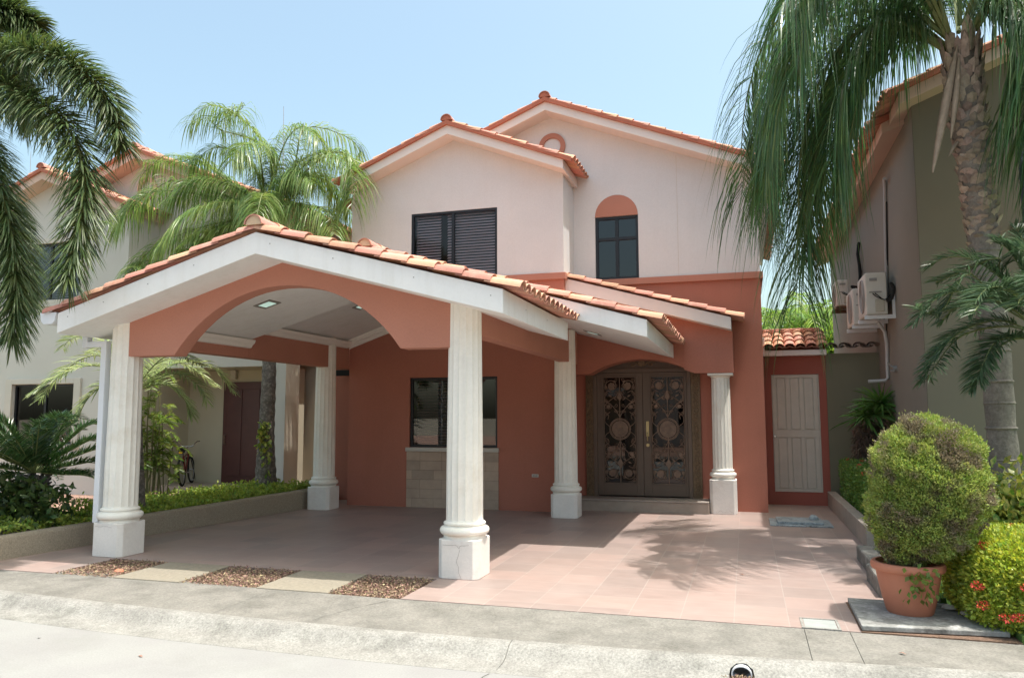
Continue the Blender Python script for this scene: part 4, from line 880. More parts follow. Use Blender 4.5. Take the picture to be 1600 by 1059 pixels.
# --- foxtail palm entering from the left
PL = thing('palm_tree', 'dark foxtail palm with bushy fronds reaching in from the top left', 'palm tree', (-7.3, .1, .02))
trunk(PL, [(-7.3, .1, 0), (-7.28, .08, 3), (-7.22, 0, 6.0)], [.16, .13, .09], m_trunkgrey, 1)
LF = [[(-7.2, 0.0, 6.24), (-6.18, 0.0, 6.30), (-5.47, -0.1, 6.20), (-4.78, -0.2, 5.91), (-4.26, -0.3, 5.5), (-4.02, -0.3, 5.19), (-3.81, -0.35, 4.73)],
      [(-7.2, 0, 6.15), (-6.02, -.11, 5.85), (-5.44, -.22, 5.53), (-4.82, -.34, 5.21), (-4.37, -.45, 4.78), (-4.1, -.56, 4.29), (-3.99, -.67, 3.82), (-3.95, -.79, 3.36), (-3.9, -.9, 3.04)],
      [(-7.2, 0, 6.15), (-6.69, -.08, 5.61), (-6.09, -.17, 4.92), (-5.64, -.25, 4.19), (-5.34, -.33, 3.52), (-5.17, -.42, 2.96), (-5.1, -.5, 2.49)],
      [(-7.21, 0, 6.33), (-6.82, .1, 6.95), (-6.4, .2, 7.05), (-5.95, .3, 6.85)],
      [(-7.2, 0, 6.24), (-7.07, .3, 5.54), (-6.8, .5, 4.7), (-6.5, .7, 3.84), (-6.4, .8, 3.13)],
      [(-7.2, 0, 6.3), (-7.6, .8, 7.2), (-8, 1.6, 7.2), (-8.2, 2.2, 6.4)], [(-7.2, 0, 6.3), (-8.2, -.4, 7.1), (-9.2, -.7, 6.7), (-9.7, -.9, 5.6)], [(-7.2, 0, 6.3), (-7.4, -1.1, 7.1), (-7.5, -2.0, 6.6), (-7.5, -2.5, 5.5)]]
for p in LF: frond(PL, p, 300, .60, .0175, .35, m_fox, 'plume', .03, start=.12, endl=.55, fwd=.8)
# --- middle palm behind the carport
PM = thing('palm_tree', 'bright green palm rising behind the carport roof, ringed dark trunk by the maroon door', 'palm tree', (-5.4, 5.0, .3))
trunk(PM, [(-5.42, 5.0, .2), (-5.44, 5, 1.2), (-5.42, 5.0, 2.4), (-5.46, 5, 3.8), (-5.55, 5, 5.3)], [.21, .145, .125, .12, .1], m_trunkdark, 1.6)
MF = [[(-5.58, 5.0, 5.5), (-5.43, 4.92, 6.3), (-5.67, 4.84, 6.86), (-6.13, 4.76, 7.32), (-6.66, 4.68, 7.55), (-6.98, 4.6, 7.36)],
      [(-5.67, 5.0, 5.5), (-6.68, 5.15, 6.3), (-7.57, 5.3, 6.79), (-8.3, 5.3, 6.9), (-8.75, 5.2, 6.45)],
      [(-5.74, 5.0, 5.42), (-6.15, 4.8, 5.6), (-6.92, 4.6, 5.82), (-7.57, 4.4, 5.86), (-7.95, 4.2, 5.61), (-8.1, 4.0, 5.1)],
      [(-5.46, 5.0, 5.5), (-4.54, 4.88, 6.22), (-3.98, 4.75, 6.30), (-3.6, 4.62, 5.95), (-3.5, 4.5, 5.3)],
      [(-5.46, 5.0, 5.46), (-4.67, 4.73, 5.42), (-3.98, 4.47, 5.2), (-3.66, 4.2, 4.7)],
      [(-5.73, 5.0, 5.29), (-6.38, 4.83, 5.28), (-7.25, 4.65, 5.05), (-7.81, 4.47, 4.7), (-8.08, 4.3, 4.25)],
      [(-5.46, 5.0, 5.5), (-5.13, 5.2, 6.33), (-4.7, 5.4, 6.65), (-4.3, 5.6, 6.65), (-4.1, 5.8, 6.3)],
      [(-5.66, 5.0, 5.29), (-5.98, 4.67, 5.17), (-6.41, 4.33, 4.88), (-6.6, 4.0, 4.35)],
      [(-5.5, 5.0, 5.5), (-5.2, 5.5, 6.2), (-4.9, 6.1, 6.3), (-4.7, 6.6, 5.9)],
      [(-5.6, 5.0, 5.4), (-6.0, 5.5, 5.9), (-6.6, 5.9, 5.9), (-7.1, 5.95, 5.4)],
      [(-5.6, 5.0, 5.3), (-5.3, 4.5, 5.6), (-5.0, 4.0, 5.4), (-4.8, 3.6, 4.9)],
      [(-5.6, 5.0, 5.3), (-5.9, 4.4, 5.5), (-6.3, 3.8, 5.2), (-6.6, 3.4, 4.5)]]
rs_ = np.random.default_rng(3)
MF += [[(-5.6, 5, 5.5), (-5.75, 4.9, 6.2), (-6.1, 4.8, 6.6), (-6.6, 4.7, 6.7), (-7.0, 4.6, 6.4)], [(-5.5, 5, 5.5), (-5.3, 4.9, 6.3), (-5.0, 4.8, 6.8), (-4.6, 4.7, 6.9), (-4.25, 4.6, 6.6)], [(-5.6, 5, 5.5), (-5.5, 4.7, 6.2), (-5.45, 4.4, 6.5), (-5.4, 4.0, 6.4), (-5.4, 3.7, 6.0)],
       [(-5.5, 5, 5.5), (-5.1, 4.8, 5.9), (-4.6, 4.6, 6.0), (-4.2, 4.4, 5.7)], [(-5.6, 5, 5.5), (-6.1, 4.7, 5.9), (-6.7, 4.4, 6.0), (-7.1, 4.2, 5.6)]]
MF += [[np.array(q)+np.array([0, 0, 0]) if i == 0 else np.array(q)+rs_.normal(0, .22, 3)*min(1, i/2) for i, q in enumerate(p)] for p in MF[:9]]
for p in MF: frond(PM, p, 130, .74, .0155, 1.15, m_mid, 'feather', .02, start=.10, endl=.55, lift=.35, fwd=.5, ragged=.3)
# climbing pothos on that trunk
P = []; 
for i in range(120):
    z = RNG.uniform(.35, 1.5); P.append((-5.36+RNG.normal(0, .045)+.05*math.sin(z*4), 4.84+RNG.normal(0, .03), z if z > 1.0 or i % 2 else z+.5))
V, F = cards(np.array(P), RNG.normal(0, .5, (120, 3))+np.array([.2, -.5, -.7]), .11, .07); o = npmesh('climbing_vine', V, F, m_croton)
tag(o, 'yellow green heart-leaved vine climbing the dark ringed palm trunk', 'vine')
# --- queen palm on the right
PR = thing('palm_tree', 'tall queen palm with rough trunk and long drooping fronds at the right', 'palm tree', (5.74, 2.7, .07))
tr_ = trunk(PR, [(5.74, 2.7, -.05), (5.76, 2.7, .5), (5.75, 2.7, 1.37), (5.74, 2.7, 2.24), (5.72, 2.7, 3.05), (5.69, 2.7, 3.81), (5.65, 2.7, 4.58), (5.6, 2.7, 5.36), (5.58, 2.7, 6.0)], [.20, .165, .15, .15, .155, .165, .18, .2, .16], m_trunkgrey, 1.1)
for z in np.arange(.5, 3.6, .3):
    ring = MB()
    x = np.interp(z, [0, .5, 1.37, 2.24, 3.05, 3.81], [5.74, 5.76, 5.75, 5.74, 5.72, 5.69]); r = np.interp(z, [0, 1, 3, 4], [.175, .157, .16, .172])
    zz = z+random.uniform(-.05, .05); ring.lathe(x, 2.7, [(r*.96, zz-.02), (r*1.01, zz-.006), (r*1.035, zz), (r*.97, zz+.015)], 26)
    ring.build('leaf_scar', m_trunkgrey, PR, 40)
bt = MB(); k_ = 0
for z in np.arange(3.55, 6.0, .05):
    for j in range(5):
        an = k_*2.399+random.uniform(-.15, .15); k_ += 1; x = np.interp(z, [3.05, 3.81, 4.58, 5.36, 6.0], [5.72, 5.69, 5.65, 5.6, 5.58]); r = np.interp(z, [3.5, 4.4, 5.36, 6.0], [.150, .178, .205, .19])
        zz = z+random.uniform(-.03, .03); up_ = max(0, z-4.9); hh = random.uniform(.05, .10)*(1+up_*2.2); w_ = random.uniform(.05, .085)*(1-.25*min(1, up_)); out = random.uniform(.012, .05); sk_ = random.uniform(-.25, .25)
        cn = lambda a_, rr_, z_: (x+rr_*math.cos(a_), 2.7+rr_*math.sin(a_), z_); da = w_/r
        bt.add([cn(an-da, r*.96, zz), cn(an, r*1.0, zz-.02), cn(an+da, r*.96, zz+.01), cn(an+da*(.8+sk_), r+out*.8, zz+hh*.75), cn(an+da*sk_, r+out*1.2, zz+hh*random.uniform(.9, 1.2)), cn(an-da*(.8-sk_), r+out*.7, zz+hh*.7), cn(an, r+.018, zz+hh*.3)],
               [(0, 1, 6), (1, 2, 6), (2, 3, 6), (3, 4, 6), (4, 5, 6), (5, 0, 6)])
bt.build('leaf_base', m_boot, PR)
RF = [[(5.45, 2.7, 6.1), (4.96, 2.88, 6.85), (4.25, 3.07, 7.25), (3.65, 3.25, 7.0), (3.27, 3.43, 6.42), (3.07, 3.62, 5.6), (3.04, 3.8, 4.73)],
      [(5.41, 2.7, 6.03), (4.92, 2.82, 6.4), (4.42, 2.93, 6.4), (4.04, 3.05, 5.9), (3.80, 3.17, 5.1), (3.72, 3.28, 4.1), (3.70, 3.4, 3.2)],
      [(5.45, 2.7, 6.1), (5.06, 2.67, 6.88), (4.49, 2.63, 7.13), (3.96, 2.6, 6.78), (3.59, 2.57, 5.98), (3.4, 2.53, 5.08), (3.34, 2.5, 4.5)],
      [(5.41, 2.7, 5.95), (5.16, 2.96, 6.3), (4.76, 3.22, 6.35), (4.43, 3.48, 5.9), (4.22, 3.74, 5.2), (4.13, 3.9, 4.6)],
      [(5.45, 2.7, 6.1), (5.0, 3.1, 6.9), (4.4, 3.6, 7.1), (3.8, 4.2, 6.7), (3.45, 4.6, 5.9), (3.35, 4.8, 5.1)],
      [(5.45, 2.65, 6.05), (5.0, 2.2, 6.7), (4.5, 1.8, 6.9), (4.0, 1.5, 6.5), (3.75, 1.35, 5.9), (3.65, 1.3, 5.4)],
      [(5.73, 2.7, 6.22), (5.97, 2.58, 6.55), (6.19, 2.45, 6.1), (6.3, 2.33, 5.3), (6.3, 2.2, 4.5)],
      [(5.65, 2.6, 6.07), (5.84, 2.3, 6.3), (6.05, 2.0, 5.95), (6.1, 1.85, 5.3), (6.05, 1.8, 4.7)],
      [(5.59, 2.7, 6.24), (5.61, 2.58, 7.13), (5.49, 2.45, 7.89), (5.21, 2.33, 8.35), (4.85, 2.2, 8.5)],
      [(5.66, 2.7, 6.23), (6.05, 2.75, 7.0), (6.62, 2.8, 7.24), (7.12, 2.85, 6.86), (7.34, 2.9, 6.07)],
      [(5.66, 2.7, 6.1), (6.2, 2.4, 6.6), (6.8, 2.1, 6.4), (7.1, 1.9, 5.6), (7.2, 1.8, 4.7)],
      [(5.6, 2.8, 6.2), (5.7, 3.4, 7.1), (5.6, 4.2, 7.6), (5.4, 4.9, 7.4)], [(5.6, 2.6, 6.2), (5.9, 1.9, 7.1), (6.0, 1.3, 7.3), (6.1, .9, 6.9)]]
RF += [[(5.42, 2.7, 5.95), (4.95, 2.95, 6.5), (4.4, 3.2, 6.45), (4.05, 3.4, 5.7), (3.9, 3.5, 4.8), (3.85, 3.5, 3.9)],
       [(5.43, 2.7, 6.0), (4.85, 3.1, 6.75), (4.1, 3.5, 6.85), (3.6, 3.8, 6.2), (3.4, 4.0, 5.3), (3.35, 4.05, 4.5)], [(5.7, 2.65, 6.15), (5.9, 2.45, 6.3), (6.05, 2.3, 5.6), (6.05, 2.2, 4.8)], [(5.42, 2.7, 5.95), (4.9, 2.6, 6.35), (4.5, 2.5, 6.1), (4.2, 2.4, 5.4), (4.1, 2.35, 4.7)]]
RF += [[(5.45, 2.6, 6.1), (4.95, 2.0, 6.8), (4.35, 1.5, 6.95), (3.8, 1.15, 6.5), (3.5, .95, 5.9)], [(5.45, 2.6, 6.1), (5.05, 1.9, 6.9), (4.6, 1.25, 7.1), (4.2, .75, 6.8), (3.95, .45, 6.3)]]
RF += [[(5.41, 2.7, 5.95), (5.05, 2.75, 6.35), (4.7, 2.8, 6.1), (4.45, 2.85, 5.5), (4.3, 2.9, 4.8)], [(5.43, 2.75, 6.05), (5.0, 3.0, 6.65), (4.5, 3.25, 6.65), (4.15, 3.5, 6.0), (3.95, 3.7, 5.0), (3.90, 3.8, 3.7)],
       [(5.45, 2.7, 6.1), (4.9, 2.75, 6.7), (4.2, 2.85, 6.85), (3.7, 2.95, 6.35), (3.45, 3.0, 5.6), (3.38, 3.0, 4.8)], [(5.72, 2.6, 6.1), (5.95, 2.35, 6.35), (6.2, 2.15, 5.8), (6.25, 2.05, 5.0), (6.2, 2.0, 4.3)],
       [(5.45, 2.6, 6.1), (5.0, 2.35, 6.9), (4.4, 2.1, 7.05), (3.9, 1.95, 6.6), (3.6, 1.9, 5.9), (3.5, 1.9, 5.2)]]
for i, p in enumerate(RF): frond(PR, p, 150, .98 if p[-1][0] < 4.7 else .85, .0165, 1.25, m_queen, 'feather', .03, start=.11, endl=.75, lift=.38, fwd=.5, ragged=.45)
sp_ = MB()
for A_, w_ in (([(5.5, 2.5, 5.9), (5.37, 2.42, 5.4), (5.25, 2.36, 4.9), (5.12, 2.3, 4.35)], .05), ([(5.52, 2.5, 5.85), (5.45, 2.42, 5.4), (5.40, 2.38, 5.1), (5.34, 2.36, 4.75)], .035), ([(5.5, 2.6, 4.8), (5.42, 2.55, 4.72), (5.34, 2.5, 4.58)], .022)):
    C = catmull(A_, 14); sp_.tube([tuple(c) for c in C], [max(.004, w_*math.sin(math.pi*(.04+.92*i/13))**.8) for i in range(14)], 8)
sp_.build('spathe', m_spathe, PR, 60)
# --- small date palm at the right edge
PP = thing('palm_tree', 'small feathery date palm with stiff leaflets before the rough palm trunk', 'palm tree', (5.70, 1.2, .07))
trunk(PP, [(5.74, 1.25, 0), (5.72, 1.22, 1.2), (5.69, 1.2, 2.35)], [.08, .075, .09], m_trunkdark, 2)
PF0 = [[(5.69, 1.2, 2.5), (5.47, 1.28, 2.9), (5.22, 1.35, 3.15), (5.01, 1.43, 3.2), (4.84, 1.5, 3.12)], [(5.69, 1.2, 2.44), (5.36, 1.12, 2.69), (5.02, 1.05, 2.79), (4.77, .97, 2.7), (4.58, .9, 2.48)],
      [(5.68, 1.2, 2.38), (5.36, 1.18, 2.51), (5.02, 1.15, 2.4), (4.78, 1.12, 2.15), (4.66, 1.1, 1.93)], [(5.68, 1.2, 2.32), (5.41, 1.03, 2.3), (5.18, .87, 2.12), (5.04, .7, 1.88)],
      [(5.69, 1.2, 2.5), (5.62, 1.23, 2.95), (5.51, 1.27, 3.22), (5.42, 1.3, 3.3)], [(5.69, 1.2, 2.5), (5.81, 1.4, 2.97), (5.76, 1.6, 3.33), (5.78, 1.8, 3.5)],
      [(5.7, 1.2, 2.45), (5.5, 1.6, 2.8), (5.25, 1.9, 2.8), (5.05, 2.1, 2.6)], [(5.7, 1.2, 2.45), (5.6, .8, 2.8), (5.5, .45, 2.75), (5.4, .2, 2.4)], [(5.7, 1.2, 2.45), (5.45, .95, 2.75), (5.15, .7, 2.75), (4.95, .55, 2.5)],
      [(5.7, 1.2, 2.45), (6.1, 1.2, 2.9), (6.5, 1.1, 2.8)], [(5.7, 1.2, 2.45), (6.0, .8, 2.8), (6.3, .5, 2.6)], [(5.7, 1.2, 2.4), (5.75, .8, 2.35), (5.8, .5, 2.0)]]
PF = PF0+[[np.array(q)+rs_.normal(0, .10, 3)*min(1, i/1.5) for i, q in enumerate(p)] for p in PF0[:9]]
for p in PF: frond(PP, p, 100, .30, .0125, .25, m_phoenix, 'feather', .012, start=.14, endl=.45, lift=.45, fwd=.75, ragged=.12)
# --- greyish small palm beside the left column, in the planter
PA = thing('palm_tree', 'small grey green palm beside the left front column in the planter', 'palm tree', (-5.30, 1.8, .27))
trunk(PA, [(-5.28, 1.8, .2), (-5.36, 1.8, 1.1), (-5.45, 1.8, 1.95)], [.085, .07, .075], m_trunkdark, 2)
AF = [[(-5.45, 1.8, 2.02), (-5.91, 1.75, 2.45), (-6.33, 1.7, 2.46), (-6.74, 1.65, 2.18), (-7.0, 1.6, 1.85)], [(-5.45, 1.8, 2.02), (-5.9, 1.85, 2.6), (-6.44, 1.9, 2.81), (-6.86, 1.95, 2.78), (-7.05, 2., 2.64)],
      [(-5.45, 1.8, 2.02), (-4.99, 1.73, 2.40), (-4.6, 1.67, 2.45), (-4.15, 1.6, 2.30)], [(-5.45, 1.8, 1.98), (-5.03, 1.8, 2.16), (-4.7, 1.8, 2.2), (-4.34, 1.8, 2.01), (-4.22, 1.8, 1.8)],
      [(-5.45, 1.8, 1.98), (-5.81, 1.67, 2.07), (-6.0, 1.53, 1.89), (-6.08, 1.4, 1.57)], [(-5.45, 1.8, 2.02), (-5.8, 2.0, 2.47), (-6.4, 2.2, 2.7), (-6.9, 2.4, 2.6)], [(-5.45, 1.8, 1.98), (-5.09, 1.93, 2.07), (-4.86, 2.07, 1.89), (-4.79, 2.2, 1.61)],
      [(-5.45, 1.8, 2.0), (-5.5, 2.3, 2.4), (-5.4, 2.8, 2.4), (-5.2, 3.2, 2.1)], [(-5.45, 1.8, 2.0), (-5.2, 2.3, 2.4), (-4.9, 2.8, 2.35), (-4.75, 3.1, 2.0)], [(-5.45, 1.8, 2.0), (-5.6, 1.3, 2.3), (-5.8, .9, 2.2), (-6.0, .6, 1.9)],
      [(-5.45, 1.8, 2.0), (-5.15, 1.35, 2.25), (-4.95, 1.1, 2.1), (-4.8, .9, 1.8)]]
for p in AF: frond(PA, p, 70, .33, .017, .35, m_areca, 'feather', .012, start=.12, endl=.45, lift=.4, fwd=.7)
# far palm beyond the gate wall
PB = thing('palm_tree', 'distant bright green palm seen above the gate wall tiles', 'palm tree', (4.9, 20, -.1))
trunk(PB, [(4.9, 20, -.1), (4.9, 20, 4.2)], [.2, .15], m_trunkdark)
for k_ in range(22):
    an = k_*2.4; e0 = random.uniform(.2, 1.0); d_ = np.array([math.cos(an), math.sin(an), 0]); c_ = np.array([4.9, 20, 4.3])
    frond(PB, [c_, c_+d_*.9+[0, 0, .9*e0+.1], c_+d_*1.8+[0, 0, 1.1*e0], c_+d_*2.5+[0, 0, .9*e0-.5]], 34, .75, .06, .7, m_far, 'feather', .03, start=.1)
o = npmesh('tree_tmp', *blob(9000, (6.3, 24, 3.3), (1.6, 1.4, 2.0), ln=.3, w=.16, depth=.6, lumps=.2, lsc=2), m_far); o.name = 'crown'
TB = thing('tree', 'distant leafy green tree behind the gate wall near the taupe wall', 'tree', (6.3, 24, -.1)); o.parent = TB; o.matrix_parent_inverse = Matrix.Translation((-6.3, -24, .1))
a = MB(); a.tube([(6.3, 24, -.1), (6.35, 24, 2.2)], [.16, .1], 10); a.build('trunk', m_trunkdark, TB)

# ================================================================== SHRUBS
# bamboo palm clump
CB = thing('bamboo_palm', 'yellow green clump of thin bamboo palm stems near the bicycle', 'shrub', (-5.6, 2.7, .27))
a = MB(); fr_ = []
for k_ in range(17):
    x = -5.98+RNG.uniform(-.2, .2); y = 2.7+RNG.uniform(-.3, .35); h_ = RNG.uniform(.7, 1.9); lx, ly = RNG.normal(0, .10), RNG.normal(0, .08)
    a.tube([(x, y, .25), (x+lx*.5, y+ly*.5, .27+h_*.5), (x+lx, y+ly, .27+h_)], [.010, .008, .006], 5)
    for q in range(5):
        an = RNG.uniform(0, 2*math.pi); L_ = RNG.uniform(.14, .24); c_ = np.array([x+lx, y+ly, .27+h_*(1-.16*q)]); d_ = np.array([math.cos(an), math.sin(an), 0])
        fr_.append([c_, c_+d_*L_*.5+[0, 0, .12], c_+d_*L_+[0, 0, .10], c_+d_*L_*1.35+[0, 0, .03]])
a.build('stem', m_stem, CB, 60)
VV = []
for p in fr_:
    C = catmull(p, 12); T_ = unit(np.gradient(C, axis=0)); sd2 = unit(np.cross(T_, [0, 0, 1.]))
    for sg in (-1, 1): VV.append(leaflet_strips(C[2:], sd2[2:]*sg+T_[2:]*.7, np.full(10, .115), .024, .05))
npmesh('foliage', *merge(*VV), m_bambooleaf, CB)
# cycad
CY = thing('cycad', 'dark glossy cycad with thick stubby trunk in the left bed', 'cycad', (-5.78, .5, .27))
trunk(CY, [(-5.72, .5, .2), (-5.75, .5, .55), (-5.78, .5, .85)], [.13, .14, .11], m_trunkdark, 3)
sc_ = MB()
for k_ in range(120):
    an = k_*2.399; z = .32+.55*k_/120; r = .13; c_ = Vector((-5.75+r*math.cos(an), .5+r*math.sin(an), z)); d_ = Vector((math.cos(an), math.sin(an), .5)).normalized()
    sc_.tube([tuple(c_), tuple(c_+d_*.06)], [.028, .008], 5)
sc_.build('leaf_base', m_trunkdark, CY)
for k_ in range(46):
    an = k_*2.399; e_l = -.05+1.35*(k_ % 7)/6; L_ = random.uniform(1.05, 1.35); d_ = np.array([math.cos(an), math.sin(an), 0]); c_ = np.array([-5.78, .5, .9])
    p = [c_, c_+d_*L_*.35*math.cos(e_l*.8)+[0, 0, L_*.35*math.sin(e_l)], c_+d_*L_*.70*math.cos(e_l*.8)+[0, 0, L_*.62*math.sin(e_l)], c_+d_*L_*1.0*math.cos(e_l*.72)+[0, 0, L_*.72*math.sin(e_l)-.16]]
    frond(CY, p, 80, .19, .0125, .05, m_sago, 'feather', .011, start=.1, endl=.35, lift=.5, fwd=.7, ragged=.05)
# leafy pot-plant like philodendrons round the cycad
for (c_, n_, lb) in (((-5.25, .30, .28), 190, 'low dark broadleaf plant nearest the column, right of the cycad'), ((-5.66, .22, .36), 420, 'low dark broadleaf plant directly before the cycad trunk'), ((-5.85, .15, .34), 190, 'low dark broadleaf plant left of the cycad trunk')):
    a_ = npmesh('broadleaf_plant', *cards(np.array(c_)+np.clip(RNG.normal(0, .10, (n_, 3)), -.17, .17)*np.array([1.3, 1, 1.6])+[-.06, .06, .2], RNG.normal(0, .6, (n_, 3))+[0, 0, .4], .12, .06), m_darkleaf); tag(a_, lb, 'plant', 'broadleaf plants round the cycad')
# broad upright leaves behind the cycad
n = 26; an = RNG.uniform(0, 2*math.pi, n); V, F = leaflet_strips(np.tile(np.array([[-6.1, .75, .85]]), (n, 1)), np.stack([np.cos(an)*.6, np.sin(an)*.6, np.full(n, 1.1)], 1), RNG.uniform(.5, .75, n), .12, .25)
BN = thing('birds_nest_fern', 'broad strap-leaved fern standing behind the cycad', 'fern', (-6.1, .75, .27)); npmesh('foliage', V, F, m_sago, BN); a = MB(); a.tube([(-6.1, .75, .25), (-6.1, .75, .9)], .05, 8); a.build('stem', m_trunkdark, BN)
# ground cover in the left bed
VFs = []
KX = lambda y: np.interp(y, [-.95, -.5, .1, .6, 1.36, 3.0, 4.7, 5.1], [-5.14, -5.09, -5.03, -4.96, -4.84, -4.62, -4.42, -4.40])
for (n, d0, d1, y0, y1, zt, z0) in ((12000, .14, .95, .9, 5.4, .17, .22), (2600, .16, 1.3, -.75, .9, .13, .2), (3500, .9, 1.7, 2.0, 5.4, .14, .2), (1600, .10, .22, .3, 5.0, .10, .26)):
    yv = RNG.uniform(y0, y1, n); P = np.stack([KX(yv)-RNG.uniform(d0, d1, n), yv, np.zeros(n)], 1); hh = zt*(1+.7*lump(P*1.7, 3)+.4*lump(P*1.7+2, 8)); P[:, 2] = z0+RNG.random(n)**.6*hh
    VFs.append(cards(P, RNG.normal(0, .7, (n, 3))+[0, 0, .45], RNG.uniform(.035, .07, n), RNG.uniform(.02, .038, n)))
stuff(npmesh('ground_cover', *merge(*VFs), m_cover), 'yellow green creeping ground cover filling the left planter', 'ground cover')
# hedge strip with red flowers along the right kerb
def flowers(name, pts, parent, n=90, r=.035):
    V = []
    for c_ in pts:
        u = unit(RNG.normal(0, 1, (n, 3))); P = np.array(c_)+u*r*RNG.uniform(.4, 1, (n, 1))*np.array([1.2, 1.2, .8]); V.append(cards(P, u+RNG.normal(0, .4, (n, 3)), .016, .010))
    return npmesh(name, *merge(*V), m_flower, parent)
HS = thing('hedge', 'dark green clipped hedge strip with red flowers along the garden kerb', 'hedge', (4.9, 5.0, .07))
V, F = blob(52000, (4.92, 5.25, .42), (.42, 2.25, .43), 8, .25, .05, 3, ln=.045, w=.024); npmesh('foliage', V, F, m_ixora2, HS)
a = MB(); 
for y in np.arange(3.2, 7.3, .35): a.tube([(4.9, y, .05), (4.9+random.uniform(-.1, .1), y, .5)], .015, 5)
a.build('stem', m_stem, HS)
flowers('blossom', [(4.58, 3.6, .84), (4.52, 4.3, .80), (4.55, 5.0, .86), (4.7, 5.9, .87), (4.53, 3.3, .6), (4.6, 6.6, .86), (4.8, 6.9, .87), (4.52, 4.0, .55), (4.75, 4.5, .86)], HS)
# round cushion hedge at the front right
HC = thing('hedge', 'bright yellow green rounded hedge with orange red blossoms at the front right', 'hedge', (5.3, -.2, .05))
V, F = blob(60000, (5.33, -.22, .32), (.78, .66, .36), 4, .22, .05, 5, ln=.038, w=.022); npmesh('foliage', V, F, m_ixora, HC)
a = MB()
for k_ in range(16): x = 5.3+random.uniform(-.5, .5); y = -.2+random.uniform(-.4, .4); a.tube([(x, y, .02), (x+.02, y, .45)], .012, 5)
a.build('stem', m_stem, HC)
flowers('blossom', [(4.68, -.55, .62), (4.60, -.4, .60), (4.58, -.72, .35), (4.60, -.75, .22), (4.72, -.85, .16), (4.8, -.86, .17), (5.2, .1, .69), (5.35, .05, .70), (5.05, .1, .68), (4.85, -.86, .38)], HC)
# croton
CR = thing('croton', 'variegated yellow and green croton at the foot of the rough palm', 'shrub', (5.6, 1.7, .07))
o1 = cards(np.array([5.62, 1.75, .55])+RNG.normal(0, 1, (1500, 3))*np.array([.26, .2, .2]), RNG.normal(0, .6, (1500, 3))+[0, 0, .5], .13, .06); npmesh('foliage', *o1, m_croton, CR)
a = MB()
for k_ in range(7): a.tube([(5.6, 1.7, .05), (5.6+random.uniform(-.2, .2), 1.7+random.uniform(-.2, .2), .6)], .012, 5)
a.build('stem', m_stem, CR)
# dracaena by the grey wall
DR = thing('dracaena', 'dark dracaena with spiky leaf crown against the grey wall', 'dracaena', (5.03, 6.6, .07))
a = MB(); a.tube([(5.08, 6.6, .05), (5.1, 6.6, .9), (5.12, 6.6, 1.75)], [.05, .045, .04], 8); a.tube([(4.95, 6.65, .05), (4.9, 6.65, .8), (4.88, 6.65, 1.45)], [.04, .035, .03], 8); a.tube([(5.0, 6.6, .1), (5.02, 6.6, 1.1)], .03, 8); a.build('trunk', m_trunkdark, DR, 60)
VV = []
for c_, n in (((5.12, 6.5, 1.78), 110), ((4.86, 6.6, 1.55), 70), ((5.0, 6.5, 1.6), 60)):
    D_ = RNG.normal(0, 1, (n, 3)); D_[:, 2] = np.abs(D_[:, 2])*.9-.25; VV.append(leaflet_strips(np.tile(np.array([c_]), (n, 1)), D_, RNG.uniform(.42, .68, n), .036, .35))
npmesh('crown', *merge(*VV), m_yucca, DR)
n = 2600; P = np.array([4.95, 6.62, 1.05])+np.clip(RNG.normal(0, 1, (n, 3)), -1.5, 1.5)*np.array([.15, .10, .26]); npmesh('dead_leaves', *cards(P, RNG.normal(0, .5, (n, 3))+[0, 0, -.6], .16, .018), m_deadleaf, DR)

# ================================================================== POTTED THUJA
PT = thing('potted_shrub', 'egg-shaped clipped conifer in a round terracotta pot on a white slab', 'potted plant', (4.18, -.33, .045))
a = MB(); zp = .045
a.lathe(4.19, -.33, [(.165, zp), (.172, zp+.012), (.2, zp+.12), (.228, zp+.26), (.238, zp+.325), (.262, zp+.33), (.272, zp+.345), (.272, zp+.375), (.262, zp+.39), (.235, zp+.392), (.228, zp+.36), (.2, zp+.33)], 48); pt = a.build('pot', m_pot, PT, 35)
a = MB(); a.disc((4.19, -.33, zp+.335), (0, 0, 1), .225, .01, 32); a.build('soil', m_soil, pt)
V1 = []
for (c_, r_, n) in (((4.37, -.33, .99), (.432, .43, .585), 95000), ((4.37, -.33, .99), (.39, .39, .5), 20000)):
    u = unit(RNG.normal(0, 1, (n, 3))); P = u*np.array(r_)
    # narrower towards the pot, lopsided, tufted
    q_ = (np.abs(u)**2.35).sum(1)**(-1/2.35); P *= q_[:, None]; taper = np.where(u[:, 2] < 0, 1-.16*(-u[:, 2])**2, 1); P[:, :2] *= taper[:, None]; P[:, 0] -= np.where(u[:, 2] < 0, .16*(-u[:, 2])**1.2, 0)
    tuft = 1+.06*lump(P, 8)+.05*lump(P+3, 19)+.03*lump(P+1, 40)
    P = P*tuft[:, None]*(1-.2*RNG.random(n)**1.5)[:, None]*(1+np.where(RNG.random(n) < .06, RNG.uniform(0, .07, n), 0))[:, None]+np.array(c_)
    D_ = u*.8+np.array([0, 0, .7])+RNG.normal(0, .6, (n, 3)); V1.append(cards(P, D_, RNG.uniform(.012, .032, n), RNG.uniform(.007, .014, n)))
npmesh('foliage', *merge(*V1), m_thuja, PT)
a = MB()
for k_ in range(14):
    an = k_*2.4; a.tube([(4.19+.08*math.cos(an), -.33+.08*math.sin(an), zp+.33), (4.26+.15*math.cos(an), -.33+.15*math.sin(an), .75), (4.34+.26*math.cos(an), -.33+.26*math.sin(an), 1.15)], [.016, .011, .006], 5)
a.build('branch', M('grey_twig', (.16, .13, .10), .9), PT)
